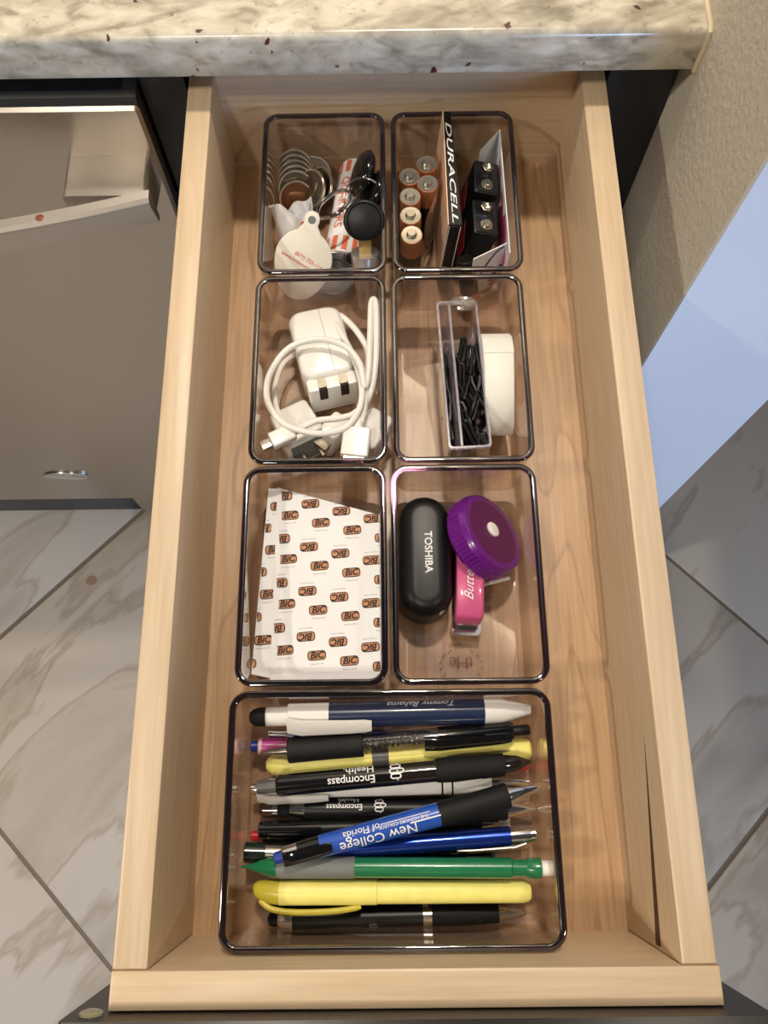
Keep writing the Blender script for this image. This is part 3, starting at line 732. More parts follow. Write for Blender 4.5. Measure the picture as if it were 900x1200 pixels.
# ------------------------------------------------------------------ printed paper packets
def clip2d(td, x0=None, x1=None):
    P, F = td; bm = bmesh.new(); vs = [bm.verts.new((x, y, 0)) for x, y in P]
    for f in F:
        try: bm.faces.new([vs[i] for i in f])
        except ValueError: pass
    for x, n in ((x0, (-1, 0, 0)), (x1, (1, 0, 0))):
        if x is not None:
            bmesh.ops.bisect_plane(bm, geom=bm.verts[:] + bm.edges[:] + bm.faces[:], plane_co=(x, 0, 0), plane_no=n, clear_outer=True)
    bm.verts.index_update()
    r = ([(v.co.x, v.co.y) for v in bm.verts], [[v.index for v in f.verts] for f in bm.faces]); bm.free(); return r
oval = rrect(-5.2, 5.2, -2.7, 2.7, 1.9, 4)
oval_in = inset(oval, .55)
n_ = len(oval)
LOGO = [((oval_in, [tuple(range(n_))]), 0, 0.05),
        ((oval + oval_in, [(i, (i + 1) % n_, n_ + (i + 1) % n_, n_ + i) for i in range(n_)]), 1, 0.06),
        (text2d('BiC', 5.1, .25, .2, maxlen=3), 1, 0.09),
        (((lambda td: ([(x, y - 4.6) for x, y in td[0]], td[1]))(text2d('Printed in U.S.A.', 1.15, maxlen=3))), 2, 0.06)]
def logo(parent, M, x0=None, x1=None):
    b = B().at(M)
    for td, mi, z in LOGO:
        if x0 is not None or x1 is not None: td = clip2d(td, x0, x1)
        b.mat(mi).add([(x, y, z) for x, y in td[0]], td[1])
    return obj('printed_logo', b, ['ink_logo', 'ink_dark', 'ink_grey'], parent, flat=True)
def sheet(label, poly, z, fold, th=0.8):
    """flat packet of folded paper; poly in drawer x, y; z(y) its height"""
    t = thing('paper_packet', label, 'paper packet', (poly[0][0], poly[0][1], z(poly[0][1])), group='printed paper packets')
    ox, oy, oz = poly[0][0], poly[0][1], z(poly[0][1])
    b = B().loft([[(x - ox, y - oy, z(y) - oz - th) for x, y in poly], [(x - ox, y - oy, z(y) - oz) for x, y in poly]])
    obj('paper', b, 'white_paper', t)
    b = B().loft([[(x - ox, y - oy, z(y) - oz + .02) for x, y in fold], [(x - ox, y - oy, z(y) - oz + .5) for x, y in fold]])
    obj('folded_edge', b, 'white_paper', t)
    return t, (ox, oy, oz)
slope = 8.0 / 112.0
zA = lambda y: 30 + (y - 130) * slope
zB = lambda y: 28.2 + (y - 130) * slope
tm, om = sheet('white packet with orange and black logos, the uppermost of two', [(-75.3, 130.6), (-13.9, 130.3), (-13.8, 224.2), (-73.6, 241.4)], zA, [(-75.4, 130.6), (-72.0, 130.6), (-70.6, 240.6), (-73.7, 241.4)])
tu, ou = sheet('white packet with orange and black logos, lying under another packet', [(-86.2, 134.6), (-60, 128.9), (-58, 236), (-79.2, 242.0)], zB, [(-78.2, 133.8), (-75.2, 133.4), (-73.9, 241.0), (-76.6, 241.6)])
def place(t, o, z, x, y, rot, x0=None, x1=None, dz=.02):
    M = Matrix.Translation((x - o[0], y - o[1], z(y) - o[2] + dz)) @ Matrix.Rotation(math.atan(slope), 4, 'X') @ Matrix.Rotation(math.radians(rot), 4, 'Z')
    logo(t, M, x0, x1)
for i in range(4):
    for j in range(4):
        x, y = -66.2 + 18.2 * i - .55 * j, 224.6 - 4.6 * i - (25.8 - .5 * i) * j
        place(tm, om, zA, x, y, 4, None, (-14.2 - x) if x > -20 else None)
for i in range(3):
    for j in range(5 if i < 1 else 4):
        x, y = -54.2 + 18.1 * i - .55 * j, 231.4 - 4.6 * i - (25.6 - .5 * i) * j
        if y > 134: place(tm, om, zA, x, y, 184, (-(-14.2 - x)) if x > -20 else None, None)
for j in range(5):
    x, y = -70.2 - .85 * j, 236.2 - 25.6 * j
    if y > 134: place(tm, om, zA, x, y, 184, None, .9, .55)
for j in range(4):
    place(tu, ou, zB, -72.6 - 2.4 * j, 230.6 - 25.8 * j, 3, None, None, .53)
    x, y = -81.8 - 2.3 * j, 217.6 - 25.8 * j; edge = -79.2 - 7.0 * (242 - y) / 107.4
    place(tu, ou, zB, x, y, 183, None, x - edge - .3, .03)

# ------------------------------------------------------------------ black case, stapler, tape measure
t = thing('eyeglass_case' if False else 'earbud_case', 'black oblong earbud case with white brand lettering', 'case', (12.2, 200.8, 2.7))
def stad(w, l, n=14):
    P = []
    for k in range(n + 1): a = PI * k / n; P.append((w * math.cos(a), l - w + w * math.sin(a)))
    for k in range(n + 1): a = PI + PI * k / n; P.append((w * math.cos(a), -(l - w) + w * math.sin(a)))
    return P
W_, L_ = 15.4, 36.2
R = lambda ins, z: [(x, y, z) for x, y in stad(W_ - ins, L_ - ins)]
obj('case_base', B().loft([R(5, 0), R(2.2, .8), R(.7, 3), R(.4, 10), R(.1, 20.8)]), 'black_satin', t, angle=40)
lid = obj('lid', B().loft([R(.1, 21.2), R(0, 22.5), R(0.2, 27), R(1.2, 31), R(3.2, 33.8), R(6, 35.2), R(9, 35.6)]), 'black_satin', t, angle=60)
obj('lettering', flat(text2d('TOSHIBA', 6.0, 0, .12), Matrix.Translation((1.6, 0.5, 35.72)) @ Matrix.Rotation(-PI / 2, 4, 'Z')), 'ink_white', lid, flat=True)
lid.data.shade_smooth()
st = thing('stapler', 'small pink stapler with silver script and chrome base', 'stapler', M=frame((36.2, 158.5, 2.7), (0.055, 1, 0)))
def bar(prof, w0, w1, ch=1.2):
    # profile in (x along, z); extruded across y with rounded edges
    rings = []
    for y, ins in ((-w0, ch), (-w0 + ch * .3, ch * .3), (-w0 + ch, 0), (w1 - ch, 0), (w1 - ch * .3, ch * .3), (w1, ch)):
        rings.append([(x, y, z) for x, z in (inset(prof, ins) if ins else prof)])
    return B().loft(rings)
obj('base', bar([(0, 0), (72, 0), (72, 4), (2, 4)], 8.2, 8.2, .8), 'chrome', st)
obj('anvil', B().loft([[(x, y, 4.2) for x, y in rrect(-.2, 12, -8.8, 8.8, 3, 4)], [(x, y, 5.6) for x, y in rrect(-.2, 12, -8.8, 8.8, 3, 4)]]), 'chrome', st)
obj('magazine', bar([(4, 7), (70, 7), (70, 15), (4, 13)], 6.2, 6.2, .6), 'nickel', st)
arm = obj('arm', bar([(4.5, 13.5), (70, 16), (76, 20), (76, 27), (70, 31), (40, 32), (8, 29.5), (5, 26)], 8.0, 8.0, 1.8), 'pink_plastic', st, angle=50)
obj('lettering', flat(text2d('Butterfly', 7.6, .5, -.02), Matrix.Translation((28.5, .6, 31.75)) @ Matrix.Rotation(-math.radians(3.6), 4, 'Y')), 'ink_white', arm, flat=True)
obj('hinge_pin', B().at(frame((66, -9, 11), (0, 1, 0))).lathe([(0, 1.8), (18, 1.8)], 12), 'chrome', st)
pm = zframe((51.8, 213.6, 35.6), (.65, .23, .65), (0, 1, 0))
t = thing('tape_measure', 'round purple tape measure with a white push button', 'tape measure', M=pm)
b = B(); rings = []
for z, r in ((-15, 22.2), (-14.4, 23.8), (-13, 24.8), (-12.4, 25.2), (-3.6, 25.2), (-2.6, 24.8), (-1, 24.4), (-.2, 23.8), (-.0, 22.8)):
    ridge = .35 if -12.6 < z < -3.4 else 0
    rings.append([((r + (ridge if i % 2 else 0)) * math.cos(2 * PI * i / 120), (r + (ridge if i % 2 else 0)) * math.sin(2 * PI * i / 120), z) for i in range(120)])
sh = obj('shell', b.loft(rings), 'purple_plastic', t, angle=25)
obj('face_label', B().lathe([(-.1, 20), (.12, 20), (.16, 19.6)], 48, 'z'), 'purple_label', t)
obj('button', B().at(Matrix.Translation((1.0, .5, 0))).lathe([(0, 4.6), (1.2, 4.6), (1.7, 4.0), (1.9, 2)], 24, 'z'), 'white_satin', t)
mi = pm.inverted()
a, c = mi @ Vector((47, 187.2, 14)), mi @ Vector((62.5, 190.5, 17))
tp = B().tube([tuple(a), tuple((a + c) / 2), tuple(c)], 1.2, 6); obj('tape_end', tp, 'white_satin', t)

# ------------------------------------------------------------------ clear box and tape roll
bm_ = zframe((37.6, 310.6, 2.7), (0, 0, 1), (1, 0.045, 0))
t = thing('pin_box', 'narrow clear plastic box with hanging tab beside the white tape', 'box', M=bm_)
def shell(x0, x1, y0, y1, z0, z1, w, top=False):
    o_, i_ = rrect(x0, x1, y0, y1, 1.5, 3), rrect(x0 + w, x1 - w, y0 + w, y1 - w, 1, 3)
    A = lambda q, z: [(x, y, z) for x, y in q]
    return B().loft([A(o_, z0), A(o_, z1), A(i_, z1), A(i_, z0 + w)]) if not top else B().loft([A(i_, z0), A(i_, z1 - w), A(o_, z1 - w), A(o_, z0)], closed=True)
bx0, bx1, by = -12.6, 12.2, 49.3
obj('box_body', shell(bx0, bx1, -by, by, 0, 44, 1.4), 'case_clear', t)
obj('divider', B().box(-5.6, -4.2, -by + 1.6, by - 1.6, 1.6, 44.8), 'case_edge', t)
rim_ = B().loft([[(x, y, z) for x, y in rrect(bx0 - e, bx1 + e, -by - e, by + e, 2, 3)] for e, z in ((.3, 43), (.5, 44.5), (.2, 45.6), (-.9, 45.6), (-1.2, 44.4), (-.9, 43))], closed=True)
obj('lid_rim', rim_, 'case_edge', t)
tb = B().prism(rrect(-4, 12, 41, 53, 5.5, 5), 45.7, 47.0, .3); tab = obj('hang_tab', tb, 'case_clear', t)
obj('eyelet', B().at(Matrix.Translation((7, 47, 47.0))).lathe([(0, 3.4), (.5, 3.2), (.5, 2.2), (0, 2.0)], 20, 'z'), 'case_clear', tab)
def in_box(M): return bm_ @ M
clip_me = None
for k in range(14):
    L0 = frame((-9.0 + random.uniform(-.6, .6), -34 + 4.6 * k, 4 + (k % 3) * 7.5 + random.uniform(0, 1)), (random.uniform(-.15, .15), 1, random.uniform(-.2, .5)))
    if clip_me is None:
        b = B(); b.tube([(-9, -1.2, 0), (-4, -1.6, .4), (0, -1.2, 0), (5, -1.6, .3), (8.4, -1.2, 0), (9.4, 0, 0), (8.4, 1.2, 0), (-8, 1.2, 0)], 1.25, 6)
        o = obj('hair_clip', b, 'black_satin'); clip_me = o.data
    else: o = bpy.data.objects.new('hair_clip', clip_me); COL.objects.link(o)
    m = in_box(L0); m.translation = (m.translation + Vector((0, 0, Z0))) * .001; o.matrix_world = m
    tag(o, 'small black wire clip in the narrow side of the clear box', 'clip', 'black clips in the clear box')
for k in range(40):
    L0 = frame((4 + random.uniform(-4.4, 4.8), -37 + 1.62 * k, 5 + (k % 4) * 6.0 + random.uniform(0, 2)), (random.uniform(-.5, .5), 1, random.uniform(-.3, .6)))
    o = bpy.data.objects.new('hair_clip', clip_me); COL.objects.link(o)
    m = in_box(L0); m.translation = (m.translation + Vector((0, 0, Z0))) * .001; o.matrix_world = m
    tag(o, 'small black wire clip in the wide side of the clear box', 'clip', 'black clips in the wide side of the box')
t = thing('tape_roll', 'roll of wide white paper tape standing on edge', 'tape', (59.2, 312, 2.7))
b = B(); N = 56
def ov(x, sy, sz, wav):
    return [(x + wav * math.sin(2 * PI * i / N * 2 + .6), sy * math.cos(2 * PI * i / N), 25 + sz * math.sin(2 * PI * i / N)) for i in range(N)]
b.loft([ov(-9.4, 15, 10, 0), ov(-9.4, 32.4, 24.6, 0), ov(-9.0, 32.8, 25, 0), ov(8.4, 32.8, 25, .9), ov(8.9, 32.4, 24.6, .9), ov(8.9, 15, 10, .2)], closed=True)
obj('tape', b, 'tape_paper', t, angle=50)
b = B(); rings = []
for k in range(22):
    a = math.radians(12 + 62 * k / 21)
    rings.append([(x, 33.3 * math.cos(a), 25 + 25.5 * math.sin(a)) for x in (-9.2, 8.9)] + [(x, 32.9 * math.cos(a), 25 + 25.1 * math.sin(a)) for x in (8.9, -9.2)])
obj('loose_end', b.loft(rings), 'tape_paper', t)
obj('core', B().loft([ov(-9.2, 14.9, 9.9, 0), ov(8.6, 14.9, 9.9, 0), ov(8.6, 13.4, 8.4, 0), ov(-9.2, 13.4, 8.4, 0)], closed=True), 'copper_card', t)

# ------------------------------------------------------------------ chargers and cable
def rbox(w, l, h, r, ch, b=None):
    return (b or B()).prism(rrect(-w / 2, w / 2, -l / 2, l / 2, r, 6), 0, h, ch)
am = zframe((-49.6, 336.5, 9.5), (0.0, 0.10, 1), (1, -.0, 0)) @ Matrix.Rotation(math.radians(14), 4, 'Z')
t = thing('power_adapter', 'large white power adapter with rounded body and folding prongs', 'charger', M=am)
obj('body', rbox(34, 52, 29, 8.5, 3.2), 'white_plastic', t, angle=60)
obj('seam', B().box(3.4, 3.65, -24, 24.4, 28.98, 29.06), 'ink_grey', t)
hd = obj('plug_head', B().prism(rrect(-15.6, 16.0, -34, -24.5, 2.0, 4), 1.5, 26, 1.0), 'white_plastic', t)
for x in (-6.4, 7.0):
    obj('prong_slot', B().box(x - 2.6, x + 2.6, -34.15, -31.5, 15, 26.1), 'ink_dark', hd)
    obj('prong', B().box(x - 2.2, x + 2.2, -33.2, -26, 25.8, 27.2), 'nickel', hd)
cm = zframe((-64, 283.5, 2.8), (-.06, .22, 1), (1, 0.55, 0))
t = thing('charger_cube', 'small white charger cube lying under the micro plug', 'charger', M=cm)
obj('body', rbox(26, 27, 26, 3.5, 1.6), 'white_plastic', t, angle=60)
obj('plug_face', B().box(-10.5, 10.5, -13.9, -13.4, 3, 20), 'grey_grip', t)
for x in (-5, 6): obj('prong', B().box(x - .8, x + .8, -24, -13.6, 9, 14), 'nickel', t)
cm2 = zframe((-21.5, 278, 2.8), (.12, .12, 1), (.86, -.5, 0))
t = thing('charger_cube', 'small white charger cube with dark socket against the tray wall', 'charger', M=cm2)
obj('body', rbox(17, 27, 31, 3.5, 1.6), 'white_plastic', t, angle=60)
obj('socket', B().at(Matrix.Translation((5.0, 4.5, 31.02)) @ Matrix.Rotation(.5, 4, 'Z')).prism(rrect(-1.5, 1.5, -5, 5, 1.2, 3), -.2, .25), 'black_gloss', t)
obj('socket_collar', B().at(Matrix.Translation((5.0, 4.5, 31.0)) @ Matrix.Rotation(.5, 4, 'Z')).loft([[(x, y, z) for x, y in rrect(-1.7 - e, 1.7 + e, -5.2 - e, 5.2 + e, 1.5 + e, 4)] for e, z in ((1.6, 0), (1.4, .5), (.1, .5), (0, 0))]), 'white_satin', t)
cm3 = zframe((-45.5, 284.5, 2.8), (.2, .1, 1), (.8, -.6, 0))
t = thing('usb_adapter', 'small white adapter with metal mouth between the charger cubes', 'adapter', M=cm3)
obj('body', rbox(13, 18, 24, 3, 1.2), 'white_plastic', t, angle=60)
obj('metal_mouth', B().box(-4.5, 4.5, -15, -9.1, 12, 17), 'nickel', t)
# the cable with its two plugs
t = thing('usb_cable', 'coiled white cable with micro plug and flat square plug', 'cable', (-50, 303, 20))
def rel(P, o=(-50, 303, 20)): return [(x - o[0], y - o[1], z - o[2]) for x, y, z in P]
path = [(-58.3, 277.2, 45), (-50, 280.8, 45.5), (-37, 283, 44), (-28, 287, 42.5), (-19.5, 298, 42), (-15.6, 318, 43), (-14.6, 345, 44), (-15.2, 362, 45), (-17.8, 361, 45), (-18.6, 340, 44),
        (-19.6, 315, 45), (-22, 302, 47), (-25, 317, 48), (-34, 329, 48), (-50, 334.5, 47.5), (-68, 329, 47), (-79.5, 312, 46), (-80.4, 295, 46), (-73, 281, 47), (-62, 273.5, 49.5), (-48, 271, 48.5), (-33, 275.5, 47.5), (-24.5, 289, 48), (-24.5, 308, 44),
        (-30, 328, 41), (-38, 346, 38), (-42, 356, 34), (-38, 360, 33), (-28, 349, 34), (-20.5, 332, 37), (-20.5, 312, 41), (-22, 292, 43.5), (-24.3, 279.5, 44.5)]
obj('cord', B().tube(spline(rel(path), 10), 1.95, 10), 'white_satin', t)
path2 = [(-66, 344, 16), (-76, 332, 20), (-79.5, 312, 24), (-76, 294, 26), (-66, 283.5, 30.5)]
obj('cord', B().tube(spline(rel(path2), 10), 1.8, 10), 'white_satin', t)
mp_ = frame(Vector((-77.4, 267.4, 45.2)) - Vector((-50, 303, 20)), (19.1, 9.8, -.2))
mpl = obj('micro_plug', B().at(mp_).lathe([(14.6, 2.4), (21.5, 2.6), (22, 2.2)], 16).loft([[(x, y, z) for y, z in rrect(-5.0 + e, 5.0 - e, -3.3 + e, 3.3 - e, 1.6, 4)] for x, e in ((0, .6), (.5, 0), (13.6, 0), (15, .8))]), 'white_plastic', t, angle=45)
obj('plug_tip', B().at(mp_).loft([[(x, y, z) for y, z in rrect(-3.2, 3.2, -1.0, 1.0, .6, 3)] for x in (-6, .2)]), 'nickel', mpl)
up_ = frame(Vector((-27.2, 268.6, 43.5)) - Vector((-50, 303, 20)), (.12, 1, .06))
upl = obj('square_plug', B().at(up_).loft([[(x, y, z) for y, z in rrect(-8.2 + e, 8.2 - e, -3.6 + e, 3.6 - e, 1.6, 4)] for x, e in ((-10.5, .8), (-10, 0), (7, 0), (7.7, .8))]).lathe([(7.5, 3.2), (12, 2.6), (15, 2.1)], 14), 'white_plastic', t, angle=45)
obj('plug_tip', B().at(up_).box(-14.4, -10.3, -6, 6, -2.2, 2.2), 'nickel', upl)

# ------------------------------------------------------------------ batteries
def battery(label, M, r=7.1, h=50.5, group=None):
    t = thing('battery', label, 'battery', M=M, group=group)
    obj('sleeve', B().lathe([(0, r - .5), (.6, r), (h * .66, r)], 28, 'z'), 'black_satin', t)
    obj('copper_band', B().lathe([(h * .66, r), (h - 2.2, r), (h - 1.5, r - .35), (h - 1.4, r - 1.2)], 28, 'z'), 'copper_label', t)
    obj('end_cap', B().lathe([(h - 1.55, r - .5), (h - 1.25, r - .6), (h - 1.35, 3.4), (h - .9, 3.0)], 28, 'z'), 'nickel', t)
    obj('terminal', B().lathe([(h - .95, 3.0), (h + .5, 2.9), (h + .9, 2.5), (h + .9, .2)], 20, 'z'), 'nickel', t)
    return t
b0 = None
BL = ['copper-topped battery touching the carton, next to the back of the drawer', 'copper-topped battery first from the drawer back in the row of four',
      'copper-topped battery touching the carton, second from the back of the drawer', 'copper-topped battery second from the drawer back in the row of four',
      'copper-topped battery third from the drawer back in the row of four', 'copper-topped battery fourth from the drawer back in the row of four']
for k, (x, y) in enumerate(((19.4, 462), (7.9, 452.1), (19.6, 446.2), (7.9, 436.2), (7.9, 421.4), (8.3, 406.6))):
    if b0 is None:
        b0 = battery(BL[0], zframe((x, y, 2.7), (0, 0, 1)), group='upright batteries in the bundle')
    else:
        c = copy_tree(b0); c['label'] = BL[k]; c.location = (x / 1000, y / 1000, (2.7 + Z0) / 1000); c.rotation_euler = (0, 0, k * .8)
battery('copper-topped battery leaning on the tray wall under the black carton', zframe((43.2, 398, 38), (.16, -.42, -.8), (1, 0, 0)), 6.2, 36)
t = thing('shrink_wrap', 'clear plastic wrap sleeve round the upright batteries', 'wrap', (13, 434, 2.7))
hull = [(-2.6, -35.5), (2.5, -35.0), (4.4, -20), (13.6, 8), (13.8, 32), (8, 36.5), (-6.5, 27), (-10.6, 19), (-10.9, -28), (-9.5, -34.6)]
hp = [(p.x, p.y) for p in spline([(x, y, 0) for x, y in hull], 5, True)]
obj('film', B().loft([[(x, y, 5) for x, y in hp], [(x, y, 40) for x, y in hp], [(x * .99, y * .99, 53.2) for x, y in hp]], False, False), 'film_clear', t)
obj('lettering', flat(text2d('DURACELL', 5.4, .15, .05), Matrix.Translation((9.6, -16, 30)) @ Matrix.Rotation(math.radians(72), 4, 'Z') @ Matrix.Rotation(PI / 2, 4, 'X')), 'ink_grey', t, flat=True)
# battery carton
t = thing('battery_carton', 'black battery carton with brand lettering and copper side', 'carton', (27, 406, 2.7))
z1 = 58.5
def quad(name, pts, m, parent=t, th=(0, 0, 0)): return obj(name, B().add(pts, [(0, 1, 2, 3)]), m, parent, flat=True)
bk = [(0.2, 90), (5.0, 90)]; fr_ = [(.6, .6), (9.0, .2)]
lean = lambda x, z: x + 3.6 * z / z1
body = B().loft([[(lean(x, z), y, z) for x, y in (fr_[0], fr_[1], bk[1], bk[0])] for z in (0, z1)])
obj('carton_body', body, 'black_satin', t)
obj('copper_side', B().loft([[(lean(x, z), y, z) for x, y in ((fr_[0][0] - .5, fr_[0][1]), (fr_[0][0] + .1, fr_[0][1] - .1), (bk[0][0] + .1, bk[0][1]), (bk[0][0] - .5, bk[0][1]))] for z in (0, z1 + .2)]), 'copper_card', t)
obj('lettering', flat(text2d('DURACELL', 13.0, .25, .12), Matrix.Translation((7.4, 42, z1 + .2)) @ Matrix.Rotation(-math.radians(88.6), 4, 'Z') @ Matrix.Diagonal((1.25, .40, 1, 1))), 'ink_white', t, flat=True)
P, F = ribbon2d([[(1.2, 3), (lean(1.2, z1) , z1 - 1.2), (lean(8.2, z1), z1 - 1.4), (8.4, 3)]], .5)
obj('white_border', B().add([(x, .35 - .035 * x, z) for x, z in P], F), 'ink_white', t, flat=True)
# nine-volt pair
def nine(label, x, y, rot):
    t = thing('square_battery', label, 'battery', M=zframe((x, y, 4.4), (.22, 0, 1)) @ Matrix.Rotation(math.radians(rot), 4, 'Z'), group='pair of square batteries')
    obj('case', B().prism(rrect(-8.4, 8.4, -13.0, 13.0, 1.6, 4), 0, 45.6, .9), 'black_satin', t)
    obj('label_band', B().loft([[(-8.55, y_, z) for y_, z in ((-9, 8), (-9, 24), (9, 30), (9, 14))], [(-8.42, y_, z) for y_, z in ((-9, 8), (-9, 24), (9, 30), (9, 14))]]), pbr('label_red', (150, 32, 36), .4).name if 'label_red' not in MATS else 'label_red', t)
    obj('top_plate', B().prism(rrect(-7.4, 7.4, -12.0, 12.0, 1.4, 4), 45.5, 46.2, .3), 'black_gloss', t)
    obj('terminal', B().at(Matrix.Translation((0, -6.2, 46.1))).lathe([(0, 4.0), (.4, 4.0), (.5, 2.6), (2.4, 2.7), (2.7, 2.3), (2.7, .2)], 20, 'z'), 'nickel', t)
    b = B().at(Matrix.Translation((0, 6.2, 46.1))).lathe([(0, 4.1), (1.2, 4.3), (2.4, 3.8), (2.6, 3.1), (1.6, 2.6), (.6, .2)], 6, 'z')
    obj('terminal', b, 'nickel', t)
    return t
nine('square black battery nearer the drawer back, in clear wrap', 48.8, 452.8, -3)
nine('square black battery beside the printed card, in clear wrap', 46.6, 421.4, 0)
# printed card
t = thing('card_packaging', 'folded white card with pink, red and blue print', 'card', (67.5, 440, 2.7))
obj('card_panel', B().loft([[(x, y, z) for x, y in ((1.6, -50), (2.2, -50), (1.2, 47), (.6, 47))] for z in (0, 52)]), 'white_paper', t)
obj('card_flap', B().loft([[(x, y, z) for x, y in ((.8, 46.6), (.9, 47.2), (-12.5, 31), (-12.9, 30.5))] for z in (22, 51)]), 'white_paper', t)
obj('card_flap', B().loft([[(x, y, z) for x, y in ((1.4, -38), (1.7, -38.5), (-20, -50.2), (-20.4, -49.6))] for z in (4, 46)]), 'white_paper', t)
def blotch(name, c, pts, m): obj(name, B().add([(.95 - .0104 * y, y, z) for y, z in pts], [tuple(range(len(pts)))]), m, t, flat=True)
blotch('pink_print', 0, [(-38, 4), (-12, 14), (4, 30), (-2, 36), (6, 44), (-4, 46), (-14, 40), (-18, 49), (-32, 47), (-44, 34)], 'ink_pink')
for y in (16, 20, 25): blotch('red_print', 0, [(y, 40), (y + 2.5, 41), (y + 3, 48), (y + .5, 46)], 'ink_red')
def flapprint(nm, paths, w, m):
    P, F = ribbon2d(paths, w); dx, dy = -21.4 / 24.7, -12.0 / 24.7
    obj(nm, B().add([(1.7 + dx * u + .1, -38.5 + dy * u - .2, v) for u, v in P], F), m, t, flat=True)
flapprint('blue_print', [spline([(2, 44, 0), (8, 42, 0), (16, 30, 0), (22, 12, 0)], 6)], 1.6, 'ink_blue')
flapprint('blue_print', [[(1, 24), (5, 22), (9, 12)]], 5, 'ink_blue')
flapprint('red_print', [[(2, 16), (8, 6)]], 4, 'ink_red')

# ------------------------------------------------------------------ coins, coin rolls, keys, tag
def coin(label, c, n, r=12.8, m='coin_silver', group=None):
    t = thing('coin', label, 'coin', M=zframe(c, n), group=group)
    obj('disc', B().lathe([(-.9, r - .4), (-.6, r), (.6, r), (.9, r - .3), (.9, r - 1.2), (.65, r - 1.5), (.65, .2)], 40, 'z'), m, t)
    obj('rim', B().loft([[(x, y, z) for x, y in circle(0, 0, q, 40)] for q, z in ((r - 1.3, .6), (r - 1.2, 1.05), (r - .3, 1.1), (r + .1, .7), (r + .1, -.7), (r - .3, -.9))], closed=True), 'coin_edge', t)
    obj('relief', B().prism([(r * .45 * math.cos(a) * (1 + .25 * math.sin(3 * a)), r * .5 * math.sin(a) * (1 + .2 * math.cos(2 * a))) for a in [2 * PI * i / 24 for i in range(24)]], .6, .82, .1), m, t)
    return t
for k in range(5):
    coin('silver coin %s from the drawer back in the fanned row by the torn wrapper' % ('first', 'second', 'third', 'fourth', 'fifth')[k], (-71.6 + .4 * k, 488.5 - 4.6 * k, 19.5 + .2 * k), (0.05, -.80, .62 - .02 * k), m='coin_silver', group='fanned coins')
coin('brownish coin at the front of the fanned row inside the torn wrapper', (-69.8, 463.6, 18), (.05, -.78, .62), 12.4, 'coin_copper')
coin('silver coin tilted up on edge beside the fanned row', (-59.5, 467.0, 24), (-.62, -.38, .70))
coin('silver coin leaning behind the tilted coin', (-54.0, 472.0, 20.5), (-.66, -.30, .62), 13.0)
coin('dark silver coin lying back against the tray wall behind the others', (-59.0, 484.5, 17.5), (-.05, -.40, .90))
# torn wrapper
ax = Vector((-.04, .62, .78))
wm = zframe((-69.0, 424, 8), ax, (1, 0, 0))
t = thing('coin_wrapper', 'torn white paper coin wrapper, crumpled open at the top', 'coin wrapper', M=wm)
b = B(); rings = []; N = 40
for k in range(14):
    u = k / 13; ring = []
    for i in range(N):
        a = 2 * PI * i / N
        r = 12.6 + .7 * math.sin(3 * a + 4 * u) * u + .5 * math.sin(7 * a - 9 * u) + (1.6 * math.sin(2 * a + 1) * u * u) - 1.5 * (1 - u) ** 3
        z = 33 * u + (3.2 * math.sin(2 * a + .4) + 1.6 * math.sin(5 * a)) * u ** 3
        ring.append((r * math.cos(a), r * math.sin(a), z))
    rings.append(ring)
inner = [[(x * .955, y * .955, z) for x, y, z in r] for r in reversed(rings)]
b.loft(rings + inner[:-1], cap0=True, cap1=True)
obj('paper', b, 'white_paper', t, angle=60)
def wrapz(td, r, zc, a0, rot=0):
    P, F = td; out = []
    for u, v in P:
        if rot: u, v = -v, u
        a = a0 + u / r; out.append(((r + .25) * math.sin(a), -(r + .25) * math.cos(a), zc + v))
    return B().add(out, F)
obj('lettering', wrapz(text2d('S', 9, 0, .25), 13.9, 22, math.radians(30), 0), 'ink_orange', t, flat=True)
# full roll
A, E_ = Vector((-27.2, 489, 16.2)), Vector((-38.5, 412, 16.2))
rm = frame(A, E_ - A)
t = thing('coin_roll', 'full paper roll of quarters with orange stripes and lettering', 'coin roll', M=rm)
Lr = (E_ - A).length; rr = 12.6
obj('wrapper', B().lathe([(0, rr - 1.6), (.6, rr - .3), (1.6, rr), (Lr - 1.6, rr), (Lr - .6, rr - .3), (Lr, rr - 1.6)], 40), 'white_paper', t)
for x0, x1 in ((1.7, 11.5), (Lr - 13, Lr - 1.8)):
    b = B()
    for k in range(11):
        a0 = 2 * PI * k / 11; n = 4
        pts = []
        for q in range(n + 1):
            a = a0 + (2 * PI / 11) * .52 * q / n
            pts += [(x0, (rr + .08) * math.sin(a), (rr + .08) * math.cos(a)), (x1, (rr + .08) * math.sin(a), (rr + .08) * math.cos(a))]
        b.add(pts, [(2 * q, 2 * q + 1, 2 * q + 3, 2 * q + 2) for q in range(n)])
    obj('stripe_band', b, 'ink_orange', t, flat=True)
letters(t, text2d('QUARTERS', 8.6, 0, .12), rr, 37, math.radians(-26), 'ink_orange', False, .1)
letters(t, text2d('$10', 7.5, 0, .1), rr, 45, math.radians(16), 'ink_orange', False, .1)
